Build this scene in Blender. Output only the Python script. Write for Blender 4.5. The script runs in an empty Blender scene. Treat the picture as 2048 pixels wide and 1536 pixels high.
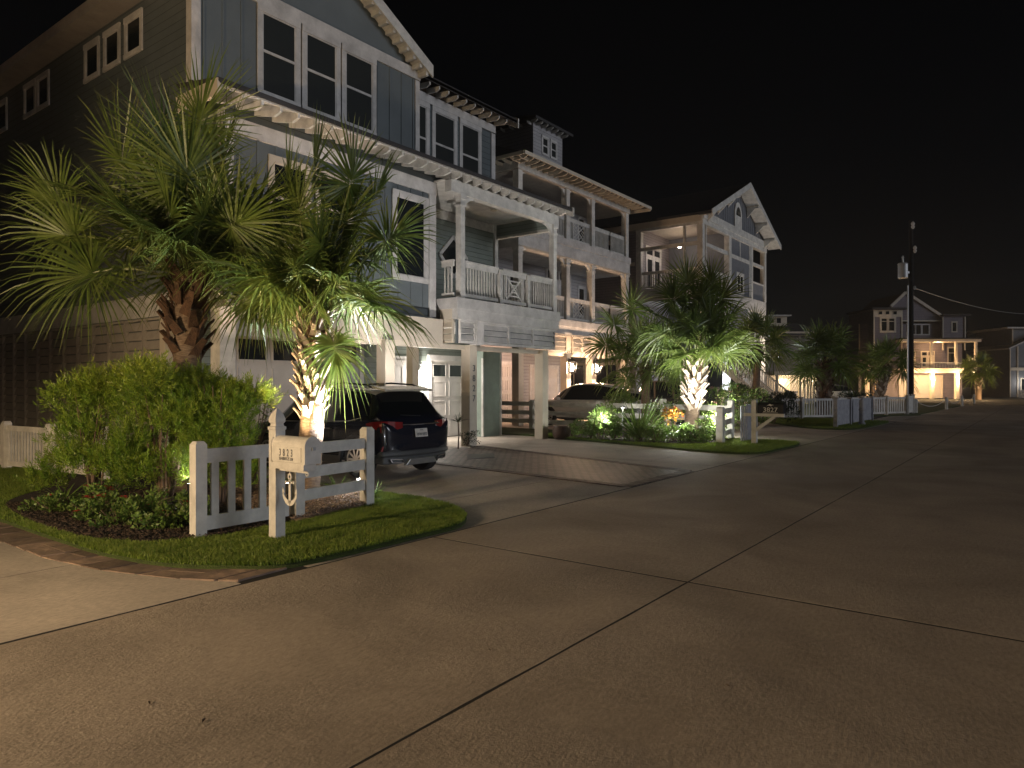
import bpy, bmesh, math, random
import numpy as np
from mathutils import Vector, Matrix, Euler
sc = bpy.context.scene
COL = sc.collection
R = math.radians
random.seed(7); rng = np.random.default_rng(7)

# ------------------------------------------------------------------ camera
CAM_H = 1.65
cd = bpy.data.cameras.new('camera'); cam = bpy.data.objects.new('camera', cd); COL.objects.link(cam)
cd.sensor_width = 36; cd.lens = 24.87; cd.clip_end = 2000; cd.clip_start = 0.05
cd.shift_y = 0.001
cam.location = (0, 0, CAM_H); cam.rotation_euler = (R(90), 0, R(37 - 90))
sc.camera = cam
# ------------------------------------------------------------------ world: night sky
w = bpy.data.worlds.new("World"); sc.world = w; w.use_nodes = True
nt = w.node_tree; bg = nt.nodes['Background']
sky = nt.nodes.new('ShaderNodeTexSky'); sky.sky_type = 'NISHITA'; sky.sun_disc = False
sky.sun_elevation = R(35); sky.sun_rotation = R(200); sky.altitude = 0
nt.links.new(sky.outputs[0], bg.inputs[0]); bg.inputs[1].default_value = 0.00014
# the one sun lamp: weak, nearly level night light from across the street
sd = bpy.data.lights.new('moon', 'SUN'); sd.energy = 0.46; sd.angle = R(28); sd.color = (0.90, 0.93, 1.0)
so = bpy.data.objects.new('moon', sd); COL.objects.link(so); so.rotation_euler = (R(85), 0, R(8))
sc.view_settings.view_transform = 'Standard'; sc.view_settings.look = 'None'
sc.view_settings.exposure = 0.85; sc.view_settings.gamma = 1
sc.cycles.use_denoising = True
sc.cycles.max_bounces = 6; sc.cycles.diffuse_bounces = 3; sc.cycles.glossy_bounces = 3; sc.cycles.transmission_bounces = 4
sc.cycles.transparent_max_bounces = 6
sc.cycles.sample_clamp_indirect = 4

def light(name, kind, loc, power, color, size=0.1, target=None, spot=None, blend=0.6, parent=None):
    d = bpy.data.lights.new(name, kind); d.energy = power; d.color = color
    if kind in ('POINT', 'SPOT'): d.shadow_soft_size = size
    if kind == 'SPOT': d.spot_size = R(spot); d.spot_blend = blend
    o = bpy.data.objects.new(name, d); COL.objects.link(o); o.location = loc
    if target is not None:
        o.rotation_euler = (Vector(target) - Vector(loc)).to_track_quat('-Z', 'Y').to_euler()
    return o
WARM = (1.0, 0.72, 0.44); COOL = (0.80, 0.9, 1.0); AMBER = (1.0, 0.62, 0.30); WHITE = (1.0, 0.93, 0.84)

# street lamps that stand just outside the frame (their poles are built further down)
LAMP_A = (-4.5, 7.0, 2.5)
light('lamp_post_light', 'POINT', LAMP_A, 2000, (1.0, 0.72, 0.42), 0.32)

# ------------------------------------------------------------------ helpers
def tag(o, label=None, cat=None, group=None, kind=None):
    if label: o['label'] = label
    if cat: o['category'] = cat
    if group: o['group'] = group
    if kind: o['kind'] = kind
    return o
ORG = {}
def thing(name, label, cat, loc=(0, 0, 0), rz=0, group=None):
    o = bpy.data.objects.new(name, None); COL.objects.link(o); o.empty_display_size = 0.2
    o.location = loc; o.rotation_euler = (0, 0, rz)
    tag(o, label, cat, group); return o
def wthing(name, label, cat, loc, group=None):
    """a thing whose parts are given in world coordinates"""
    o = thing(name, label, cat, loc, 0, group); ORG[o.name] = Vector(loc); return o

class Face:
    """upright work plane: a = along u, b = height, c = outwards"""
    def __init__(s, o, u, n): s.o = Vector(o); s.u = Vector(u).normalized(); s.n = Vector(n).normalized()
    def p(s, a, b, c=0): return s.o + s.u * a + Vector((0, 0, b)) + s.n * c
class MB:
    def __init__(s): s.v = []; s.f = []
    def add(s, vs, fs):
        k = len(s.v); s.v += [tuple(v) for v in vs]; s.f += [tuple(i + k for i in f) for f in fs]; return s
    CUBE = [(0, 1, 3, 2), (4, 6, 7, 5), (0, 4, 5, 1), (2, 3, 7, 6), (0, 2, 6, 4), (1, 5, 7, 3)]
    def box(s, x0, x1, y0, y1, z0, z1):
        return s.add([(x, y, z) for x in (x0, x1) for y in (y0, y1) for z in (z0, z1)], s.CUBE)
    def fb(s, F, a0, a1, b0, b1, c0, c1):
        return s.add([F.p(a, b, c) for a in (a0, a1) for b in (b0, b1) for c in (c0, c1)], s.CUBE)
    def bar(s, p, q, w_, h_, up=(0, 0, 1)):
        p = Vector(p); q = Vector(q); d = (q - p)
        if d.length < 1e-6: return s
        d.normalize(); up = Vector(up)
        x = d.cross(up)
        if x.length < 1e-3: x = d.cross(Vector((1, 0, 0)))
        x.normalize(); y = x.cross(d).normalized()
        x *= w_ / 2; y *= h_ / 2
        return s.add([r + a * x + b * y for r in (p, q) for a in (-1, 1) for b in (-1, 1)], s.CUBE)
    def tube(s, pts, rad, n=8, cap=True):
        pts = [Vector(p) for p in pts]
        if not hasattr(rad, '__len__'): rad = [rad] * len(pts)
        k = len(s.v); ref = Vector((0.13, 0.31, 0.94))
        for i, p in enumerate(pts):
            d = (pts[min(i + 1, len(pts) - 1)] - pts[max(i - 1, 0)]).normalized()
            x = d.cross(ref)
            if x.length < 0.1: x = d.cross(Vector((1, 0, 0)))
            x.normalize(); y = d.cross(x)
            for j in range(n):
                a = 2 * math.pi * j / n
                s.v.append(tuple(p + rad[i] * (math.cos(a) * x + math.sin(a) * y)))
        for i in range(len(pts) - 1):
            for j in range(n):
                s.f.append((k + i * n + j, k + i * n + (j + 1) % n, k + (i + 1) * n + (j + 1) % n, k + (i + 1) * n + j))
        if cap:
            s.f.append(tuple(k + j for j in range(n))[::-1]); m = k + (len(pts) - 1) * n
            s.f.append(tuple(m + j for j in range(n)))
        return s
    def lathe(s, c, prof, n=16, sq=False, rot=0):
        """prof: list of (radius, z)"""
        k = len(s.v); c = Vector(c)
        for r, z in prof:
            for j in range(n):
                a = 2 * math.pi * (j + 0.5) / n + rot
                rr = r / math.cos(math.pi / 4) if sq else r
                s.v.append((c.x + rr * math.cos(a), c.y + rr * math.sin(a), c.z + z))
        for i in range(len(prof) - 1):
            for j in range(n):
                s.f.append((k + i * n + j, k + i * n + (j + 1) % n, k + (i + 1) * n + (j + 1) % n, k + (i + 1) * n + j))
        s.f.append(tuple(k + j for j in range(n))[::-1]); m = k + (len(prof) - 1) * n
        s.f.append(tuple(m + j for j in range(n)))
        return s
    def prism(s, poly, d):
        """poly: 3-D polygon, d: extrusion vector"""
        n = len(poly); d = Vector(d); poly = [Vector(p) for p in poly]
        fs = [tuple(range(n))[::-1], tuple(range(n, 2 * n))]
        fs += [(i, (i + 1) % n, n + (i + 1) % n, n + i) for i in range(n)]
        return s.add(poly + [p + d for p in poly], fs)
    def build(s, name, mat, parent=None, smooth=False, bevel=0, loc=None, recalc=True):
        me = bpy.data.meshes.new(name)
        off = ORG.get(parent.name) if parent is not None else None
        vs = s.v
        if off is None and loc is not None: off = Vector(loc)
        if off is not None: vs = [(a - off.x, b - off.y, c - off.z) for a, b, c in vs]
        me.from_pydata(vs, [], s.f); me.materials.append(mat)
        if recalc:
            bm = bmesh.new(); bm.from_mesh(me); bmesh.ops.recalc_face_normals(bm, faces=bm.faces)
            bm.to_mesh(me); bm.free()
        if smooth: me.polygons.foreach_set('use_smooth', [True] * len(me.polygons))
        me.update()
        o = bpy.data.objects.new(name, me); COL.objects.link(o)
        if parent is not None:
            o.parent = parent
            if parent.name in ORG: ORG[o.name] = ORG[parent.name]
        elif loc is not None: o.location = loc
        if bevel:
            m = o.modifiers.new('bevel', 'BEVEL'); m.width = bevel; m.segments = 2; m.limit_method = 'ANGLE'
        return o
def npmesh(name, V, Fq, mat, parent=None, attr=None, loc=None):
    """V (n,3), Fq (m,k) with equal k"""
    V = np.asarray(V, dtype=np.float32)
    off = ORG.get(parent.name) if parent is not None else (Vector(loc) if loc is not None else None)
    if off is not None: V = V - np.array(off, dtype=np.float32)
    Fq = np.asarray(Fq, dtype=np.int32); m, k = Fq.shape
    me = bpy.data.meshes.new(name); me.vertices.add(len(V)); me.vertices.foreach_set('co', V.ravel())
    me.loops.add(m * k); me.loops.foreach_set('vertex_index', Fq.ravel())
    me.polygons.add(m); me.polygons.foreach_set('loop_start', np.arange(0, m * k, k, dtype=np.int32))
    try: me.polygons.foreach_set('loop_total', np.full(m, k, dtype=np.int32))
    except Exception: pass
    if attr is not None:
        a = me.attributes.new('tone', 'FLOAT', 'POINT'); a.data.foreach_set('value', np.asarray(attr, dtype=np.float32))
    me.materials.append(mat); me.update(calc_edges=True); me.validate()
    o = bpy.data.objects.new(name, me); COL.objects.link(o)
    if parent is not None:
        o.parent = parent
        if parent.name in ORG: ORG[o.name] = ORG[parent.name]
    elif loc is not None: o.location = loc
    return o
def dup(o, loc=None, rz=None, label=None, parent=None):
    c = o.copy(); COL.objects.link(c)
    if parent is not None: c.parent = parent
    if loc is not None: c.location = loc
    if rz is not None: c.rotation_euler = (0, 0, rz)
    if label: c['label'] = label
    for ch in list(o.children): dup(ch, parent=c)
    return c

# ------------------------------------------------------------------ materials
def per_island(m, lo=.55, hi=1.35):
    """vary the base colour from piece to piece (each stone, brick or chip)"""
    n = m.node_tree.nodes; l = m.node_tree.links; b = n['Principled BSDF']; src = b.inputs['Base Color'].links[0].from_socket
    g = n.new('ShaderNodeNewGeometry'); mr = n.new('ShaderNodeMapRange'); mr.inputs[3].default_value = lo; mr.inputs[4].default_value = hi; l.new(g.outputs['Random Per Island'], mr.inputs[0])
    mx = n.new('ShaderNodeVectorMath'); mx.operation = 'SCALE'; l.new(src, mx.inputs[0]); l.new(mr.outputs[0], mx.inputs['Scale']); l.new(mx.outputs[0], b.inputs['Base Color'])
    return m
def mat(name, col, rough=0.6, metal=0, var=0.12, vscale=3.0, bump=0.0, bscale=40.0, emit=None, estr=0, col2=None, spec=0.5, coat=0, stretch=None):
    m = bpy.data.materials.new(name); m.use_nodes = True; n = m.node_tree.nodes; l = m.node_tree.links
    b = n['Principled BSDF']; b.inputs['Roughness'].default_value = rough; b.inputs['Metallic'].default_value = metal
    b.inputs['Specular IOR Level'].default_value = spec
    if coat: b.inputs['Coat Weight'].default_value = coat; b.inputs['Coat Roughness'].default_value = 0.04
    tc = n.new('ShaderNodeTexCoord')
    if stretch:
        mp = n.new('ShaderNodeMapping'); mp.inputs['Scale'].default_value = stretch; l.new(tc.outputs['Object'], mp.inputs[0]); ov = mp.outputs[0]
    else: ov = tc.outputs['Object']
    if var > 0 or col2:
        t = n.new('ShaderNodeTexNoise'); t.inputs['Scale'].default_value = vscale; t.inputs['Detail'].default_value = 6
        t.inputs['Roughness'].default_value = 0.65
        l.new(ov, t.inputs['Vector'])
        r = n.new('ShaderNodeValToRGB'); r.color_ramp.elements[0].position = 0.3; r.color_ramp.elements[1].position = 0.72
        c2 = col2 if col2 else tuple(c * (1 - var * 1.6) for c in col)
        r.color_ramp.elements[0].color = (*c2, 1); r.color_ramp.elements[1].color = (*[min(1, c * (1 + (0 if col2 else var * 0.6))) for c in col], 1)
        l.new(t.outputs['Fac'], r.inputs[0]); l.new(r.outputs[0], b.inputs['Base Color'])
    else: b.inputs['Base Color'].default_value = (*col, 1)
    if bump:
        t2 = n.new('ShaderNodeTexNoise'); t2.inputs['Scale'].default_value = bscale; t2.inputs['Detail'].default_value = 5
        l.new(ov, t2.inputs['Vector'])
        bp = n.new('ShaderNodeBump'); bp.inputs['Strength'].default_value = bump; bp.inputs['Distance'].default_value = 0.02
        l.new(t2.outputs['Fac'], bp.inputs['Height']); l.new(bp.outputs[0], b.inputs['Normal'])
    if emit: b.inputs['Emission Color'].default_value = (*emit, 1); b.inputs['Emission Strength'].default_value = estr
    return m
def math_node(n, l, op, a, b=None):
    m = n.new('ShaderNodeMath'); m.operation = op
    for i, x in enumerate((a, b)):
        if x is None: continue
        if isinstance(x, (int, float)): m.inputs[i].default_value = x
        else: l.new(x, m.inputs[i])
    return m.outputs[0]
def siding(name, col, pitch=0.18, strength=1.0, rough=0.6):
    """lap siding: saw-tooth relief every `pitch` metres of height, a dark gap under each lap"""
    m = mat(name, col, rough, var=0.12, vscale=1.3); n = m.node_tree.nodes; l = m.node_tree.links; b = n['Principled BSDF']
    g = n.new('ShaderNodeNewGeometry'); s = n.new('ShaderNodeSeparateXYZ'); l.new(g.outputs['Position'], s.inputs[0])
    fr = math_node(n, l, 'FRACT', math_node(n, l, 'DIVIDE', s.outputs[2], pitch))
    saw = math_node(n, l, 'SUBTRACT', 1.0, fr)
    bp = n.new('ShaderNodeBump'); bp.inputs['Strength'].default_value = strength; bp.inputs['Distance'].default_value = 0.03
    l.new(saw, bp.inputs['Height']); l.new(bp.outputs[0], b.inputs['Normal'])
    gap = math_node(n, l, 'LESS_THAN', fr, 0.08)
    src = b.inputs['Base Color'].links[0].from_socket
    mx = n.new('ShaderNodeMix'); mx.data_type = 'RGBA'; l.new(gap, mx.inputs[0]); l.new(src, mx.inputs[6])
    mx.inputs[7].default_value = (*[c * 0.35 for c in col], 1); l.new(mx.outputs[2], b.inputs['Base Color'])
    return m
def leafmat(name, c1, c2, tip=None, rough=0.45, trans=0.25):
    """leaf: colour from the 'tone' attribute (0 base .. 1 dry tip) and noise, a little translucent"""
    m = bpy.data.materials.new(name); m.use_nodes = True; n = m.node_tree.nodes; l = m.node_tree.links
    b = n['Principled BSDF']; b.inputs['Roughness'].default_value = rough
    tc = n.new('ShaderNodeTexCoord'); t = n.new('ShaderNodeTexNoise'); t.inputs['Scale'].default_value = 5; t.inputs['Detail'].default_value = 4
    l.new(tc.outputs['Object'], t.inputs['Vector'])
    r = n.new('ShaderNodeValToRGB'); r.color_ramp.elements[0].position = 0.35; r.color_ramp.elements[1].position = 0.65
    r.color_ramp.elements[0].color = (*c1, 1); r.color_ramp.elements[1].color = (*c2, 1)
    l.new(t.outputs['Fac'], r.inputs[0]); out = r.outputs[0]
    if tip:
        at = n.new('ShaderNodeAttribute'); at.attribute_name = 'tone'
        mx = n.new('ShaderNodeMix'); mx.data_type = 'RGBA'; l.new(at.outputs['Fac'], mx.inputs[0]); l.new(out, mx.inputs[6])
        mx.inputs[7].default_value = (*tip, 1); out = mx.outputs[2]
    l.new(out, b.inputs['Base Color'])
    tr = n.new('ShaderNodeBsdfTranslucent'); l.new(out, tr.inputs['Color'])
    mix = n.new('ShaderNodeMixShader'); mix.inputs[0].default_value = trans
    l.new(b.outputs[0], mix.inputs[1]); l.new(tr.outputs[0], mix.inputs[2]); l.new(mix.outputs[0], n['Material Output'].inputs[0])
    return m
M = dict(
    white=mat('white_paint', (0.70, 0.68, 0.64), 0.5, var=0.2, vscale=3.5, bump=0.12, bscale=18),
    trim=mat('white_trim', (0.64, 0.62, 0.60), 0.55, var=0.2, vscale=2.5, bump=.08, bscale=12),
    cream=mat('cream_trim', (0.62, 0.55, 0.45), 0.55, var=0.10, vscale=1.5),
    blue=siding('blue_grey_lap_siding', (0.13, 0.155, 0.165)),
    bluep=mat('blue_grey_board', (0.135, 0.16, 0.172), 0.6, var=0.10, vscale=1.2),
    sage=siding('sage_green_lap_siding', (0.25, 0.29, 0.26), 0.15),
    sagep=mat('sage_green_panel', (0.26, 0.32, 0.28), 0.6),
    grey2=siding('light_grey_lap_siding', (0.42, 0.41, 0.42), 0.16),
    beige=mat('beige_stucco', (0.40, 0.36, 0.32), 0.8, bump=0.1),
    grey3=mat('blue_grey_panel_siding', (0.17, 0.18, 0.205), 0.6),
    tan3=siding('taupe_lap_siding', (0.30, 0.27, 0.27), 0.16),
    purple=siding('plum_grey_lap_siding', (0.20, 0.17, 0.20), 0.2),
    roof=mat('dark_shingle', (0.045, 0.043, 0.045), 0.85, bump=0.4, bscale=30),
    glass=mat('dark_window_glass', (0.012, 0.016, 0.018), 0.12, var=0, spec=0.6),
    screen=mat('dark_insect_screen', (0.010, 0.014, 0.014), 0.55, var=0.1, spec=0.3),
    conc=None, lamp=mat('glowing_lamp', (1, 0.9, 0.75), 0.4, var=0, emit=(1.0, 0.78, 0.5), estr=28),
    lampw=mat('glowing_white_lamp', (1, 1, 1), 0.4, var=0, emit=(1.0, 0.93, 0.8), estr=28),
    metal=mat('dark_metal', (0.03, 0.03, 0.032), 0.45, metal=0.6, var=0.1),
    steel=mat('galvanised_steel', (0.42, 0.43, 0.44), 0.45, metal=0.5),
    black=mat('black_plastic', (0.012, 0.012, 0.013), 0.6, var=0.1, spec=0.25),
    navy=mat('navy_letter', (0.03, 0.04, 0.06), 0.5, var=0),
    wood=mat('weathered_grey_wood', (0.42, 0.42, 0.45), 0.8, col2=(0.22, 0.23, 0.27), vscale=6, bump=0.4, bscale=18),
    pole=mat('dark_pole_wood', (0.012, 0.010, 0.009), 0.9, bump=0.4, bscale=15),
    gdoor=mat('off_white_garage_door', (0.58, 0.54, 0.50), 0.5, var=0.06),
    mulch=mat('dark_mulch', (0.035, 0.022, 0.015), 0.95, col2=(0.012, 0.009, 0.007), vscale=30, bump=1.0, bscale=60),
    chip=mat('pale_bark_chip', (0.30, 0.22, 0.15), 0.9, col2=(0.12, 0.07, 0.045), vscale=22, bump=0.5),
    stone=mat('brown_flagstone', (0.30, 0.21, 0.155), 0.75, col2=(0.12, 0.09, 0.075), vscale=4, bump=0.9, bscale=9),
    lawn=mat('lawn_soil_green', (0.060, 0.090, 0.016), 0.95, col2=(0.03, 0.045, 0.01), vscale=14, bump=0.8, bscale=60),
    grass=leafmat('turf_blade', (0.10, 0.19, 0.018), (0.20, 0.30, 0.035), (0.30, 0.30, 0.07), 0.55, 0.35),
    palm=leafmat('palm_leaf', (0.070, 0.125, 0.022), (0.155, 0.225, 0.045), (0.36, 0.28, 0.12), 0.40, 0.36),
    petiole=mat('palm_petiole', (0.16, 0.19, 0.05), 0.45, var=0.2),
    boot=mat('pale_palm_boot', (0.56, 0.48, 0.40), 0.85, col2=(0.30, 0.22, 0.16), vscale=9, bump=0.6, bscale=30),
    trunk=mat('palm_trunk', (0.30, 0.22, 0.15), 0.9, col2=(0.08, 0.05, 0.035), vscale=5, bump=1.0, bscale=9, stretch=(2, 2, 11)),
    fibre=mat('brown_palm_fibre', (0.14, 0.075, 0.04), 0.95, col2=(0.05, 0.028, 0.018), vscale=12, bump=1.0, bscale=50),
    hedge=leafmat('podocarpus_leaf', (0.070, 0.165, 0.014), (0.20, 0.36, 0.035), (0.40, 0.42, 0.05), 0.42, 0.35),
    leaf=leafmat('broad_leaf', (0.08, 0.17, 0.03), (0.20, 0.32, 0.06), (0.16, 0.20, 0.06), 0.42, 0.25),
    leafd=leafmat('dark_leaf', (0.018, 0.032, 0.012), (0.035, 0.055, 0.02), (0.05, 0.06, 0.03), 0.5, 0.15),
    bark=mat('shrub_stem', (0.16, 0.11, 0.08), 0.9, bump=0.4),
    redfl=mat('red_petal', (0.55, 0.03, 0.04), 0.6, var=0.2), pinkfl=mat('pink_petal', (0.75, 0.30, 0.32), 0.6, var=0.2),
    yelfl=leafmat('orange_yellow_leaf', (0.45, 0.25, 0.03), (0.60, 0.42, 0.06), (0.5, 0.12, 0.03)),
    terra=mat('brown_glazed_pot', (0.10, 0.06, 0.045), 0.35),
)
# ------------------------------------------------------------------ SETTING: ground, street, driveways
def concrete(name, col=(0.42, 0.355, 0.29), bump=0.65):
    m = bpy.data.materials.new(name); m.use_nodes = True; n = m.node_tree.nodes; l = m.node_tree.links
    b = n['Principled BSDF']; b.inputs['Roughness'].default_value = 0.82; b.inputs['Specular IOR Level'].default_value = 0.35
    g = n.new('ShaderNodeNewGeometry')
    big = n.new('ShaderNodeTexNoise'); big.inputs['Scale'].default_value = 0.55; big.inputs['Detail'].default_value = 7; big.inputs['Roughness'].default_value = 0.6
    big.inputs['Distortion'].default_value = 0.6
    fine = n.new('ShaderNodeTexNoise'); fine.inputs['Scale'].default_value = 17; fine.inputs['Detail'].default_value = 6; fine.inputs['Roughness'].default_value = 0.7
    mp = n.new('ShaderNodeMapping'); mp.inputs['Scale'].default_value = (1, 2.2, 1); l.new(g.outputs['Position'], mp.inputs['Vector'])
    l.new(g.outputs['Position'], big.inputs['Vector']); l.new(mp.outputs[0], fine.inputs['Vector'])
    r = n.new('ShaderNodeValToRGB'); r.color_ramp.elements[0].position = 0.32; r.color_ramp.elements[1].position = 0.68
    r.color_ramp.elements[0].color = (*[c * 0.62 for c in col], 1); r.color_ramp.elements[1].color = (*[c * 1.08 for c in col], 1)
    l.new(big.outputs['Fac'], r.inputs[0])
    r2 = n.new('ShaderNodeValToRGB'); r2.color_ramp.elements[0].position = 0.30; r2.color_ramp.elements[1].position = 0.62
    r2.color_ramp.elements[0].color = (0.70, 0.70, 0.70, 1); r2.color_ramp.elements[1].color = (1.06, 1.06, 1.06, 1)
    l.new(fine.outputs['Fac'], r2.inputs[0])
    mx = n.new('ShaderNodeMix'); mx.data_type = 'RGBA'; mx.blend_type = 'MULTIPLY'; mx.inputs[0].default_value = 1
    l.new(r.outputs[0], mx.inputs[6]); l.new(r2.outputs[0], mx.inputs[7]); l.new(mx.outputs[2], b.inputs['Base Color'])
    # pits and worn cream layer
    med = n.new('ShaderNodeTexNoise'); med.inputs['Scale'].default_value = 60; med.inputs['Detail'].default_value = 3
    l.new(g.outputs['Position'], med.inputs['Vector'])
    msk = n.new('ShaderNodeTexNoise'); msk.inputs['Scale'].default_value = 0.9; msk.inputs['Detail'].default_value = 4; l.new(g.outputs['Position'], msk.inputs['Vector'])
    mr = n.new('ShaderNodeMapRange'); mr.inputs[1].default_value = 0.40; mr.inputs[2].default_value = 0.62; mr.inputs[3].default_value = 0.25; l.new(msk.outputs['Fac'], mr.inputs[0])
    h = math_node(n, l, 'MULTIPLY', math_node(n, l, 'ADD', fine.outputs['Fac'], math_node(n, l, 'MULTIPLY', med.outputs['Fac'], 0.5)), mr.outputs[0])
    bp = n.new('ShaderNodeBump'); bp.inputs['Strength'].default_value = bump; bp.inputs['Distance'].default_value = 0.018
    l.new(h, bp.inputs['Height']); l.new(bp.outputs[0], b.inputs['Normal'])
    return m
M['conc'] = concrete('street_concrete'); M['conc2'] = concrete('driveway_concrete', (0.54, 0.47, 0.40), 0.2)
M['jointfill'] = mat('joint_filler', (0.010, 0.009, 0.008), 0.95)
def struct(mb, name, m, **k): return tag(mb.build(name, m, **k), kind='structure')

g = MB(); g.add([(-200, -200, -0.05), (600, -200, -0.05), (600, 500, -0.05), (-200, 500, -0.05)], [(0, 1, 2, 3)])
struct(g, 'ground', mat('dark_ground', (0.035, 0.040, 0.022), 0.95, col2=(0.02, 0.02, 0.014), vscale=0.8), recalc=False)

def slabs(name, xs, ys, m, gap=0.036, z=0.0):
    gy = gap * .62
    mb = MB()
    for i in range(len(xs) - 1):
        for j in range(len(ys) - 1):
            x0, x1, y0, y1 = xs[i] + gap / 2, xs[i + 1] - gap / 2, ys[j] + gy / 2, ys[j + 1] - gy / 2
            if x1 - x0 < .05 or y1 - y0 < .05: continue
            # edges wobble by a few millimetres like a tooled, worn joint
            nx = max(2, int((x1 - x0) / 0.35)); ny = max(2, int((y1 - y0) / 0.35))
            nx = min(nx, 60); ny = min(ny, 40)
            ring = [(x0 + (x1 - x0) * k / nx, y0) for k in range(nx)] + [(x1, y0 + (y1 - y0) * k / ny) for k in range(ny)] + \
                   [(x1 - (x1 - x0) * k / nx, y1) for k in range(nx)] + [(x0, y1 - (y1 - y0) * k / ny) for k in range(ny)]
            q = [(a + random.gauss(0, .0018), b + random.gauss(0, .0018)) for a, b in ring]
            mb.prism([(a, b, z - 0.045) for a, b in q], (0, 0, 0.045))
    return struct(mb, name, m)
bed = MB(); bed.add([(-30, -9, -0.0015), (70, -9, -0.0015), (70, 30, -0.0015), (-30, 30, -0.0015)], [(0, 1, 2, 3)])
struct(bed, 'road_base', M['jointfill'], recalc=False)
slabs('street', [-26, -15, -5, 5.62, 16.35, 27, 38, 49, 60, 70], [-8.6, -0.95, 2.39, 5.31], M['conc'])
BR0 = [(10.30, 5.33), (12.86, 5.33), (14.75, 12.3), (11.2, 12.3)]
slabs('driveway', [4.0, 10.75, 14.0, 21.2], [5.33, 6.86, 12.28, 15.4], M['conc2'], 0.022)
slabs('left_driveway', [-14, -4.5, 3.35], [5.33, 7.14, 12, 17, 26], M['conc2'], 0.022)
slabs('second_driveway', [21.2, 26, 31, 35.5], [5.33, 9.5, 14, 20.2], M['conc2'], 0.022)
slabs('far_driveway', [36, 44, 52, 60], [5.33, 6.6], M['conc2'], 0.022)
# brick strip laid in the driveway: bricks in the material, soldier courses as borders
def brickmat():
    m = bpy.data.materials.new('brown_brick_paving'); m.use_nodes = True; n = m.node_tree.nodes; l = m.node_tree.links
    b = n['Principled BSDF']; b.inputs['Roughness'].default_value = 0.6
    g = n.new('ShaderNodeNewGeometry'); mp = n.new('ShaderNodeMapping'); mp.inputs['Rotation'].default_value = (0, 0, R(-80)); l.new(g.outputs['Position'], mp.inputs[0])
    t = n.new('ShaderNodeTexBrick'); t.inputs['Scale'].default_value = 1.0; t.inputs['Brick Width'].default_value = 0.22; t.inputs['Row Height'].default_value = 0.11
    t.inputs['Mortar Size'].default_value = 0.014; t.inputs['Color1'].default_value = (0.17, 0.13, 0.105, 1); t.inputs['Color2'].default_value = (0.25, 0.20, 0.165, 1)
    t.inputs['Mortar'].default_value = (0.03, 0.024, 0.02, 1); l.new(mp.outputs[0], t.inputs[0])
    l.new(t.outputs[0], b.inputs['Base Color']); bp = n.new('ShaderNodeBump'); bp.invert = True; bp.inputs['Strength'].default_value = .5; bp.inputs['Distance'].default_value = 0.004; l.new(t.outputs['Fac'], bp.inputs['Height'])
    l.new(bp.outputs[0], b.inputs['Normal']); return m
mb = MB(); mb.prism([(x, y, -0.02) for x, y in BR0], (0, 0, 0.026)); struct(mb, 'brick_paving_strip', brickmat())
bb = MB()
def brick_line(p, q, w=0.10, l=0.21, z=0.012):
    p = Vector((*p, 0)); q = Vector((*q, 0)); d = q - p; nn = int(d.length / (w + 0.008)); d.normalize(); s = Vector((-d.y, d.x, 0))
    for i in range(nn):
        c = p + d * (i + .5) * (w + .008); c.z = z - .02 + random.uniform(-.002, .002)
        bb.bar(c - s * l / 2, c + s * l / 2, w, 0.04)
brick_line((10.30, 5.45), (11.2, 12.3)); brick_line((12.86, 5.45), (14.75, 12.3)); brick_line((10.35, 5.45), (12.84, 5.45))
struct(bb, 'brick_border', per_island(mat('dark_border_brick', (0.12, 0.085, 0.07), 0.7, var=0.3, vscale=6)))
mb = MB(); mb.prism([(11.9, 10.2, 0.006), (12.7, 10.9, .006), (13.35, 10.6, .006), (12.55, 9.95, .006)], (0, 0, 0.006))  # thin flat dark rectangle on top of the bricks
tag(mb.build('dark_patch', M['metal'], loc=None), 'flat dark rectangular patch lying on the brick strip behind the car', 'cover')

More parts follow.
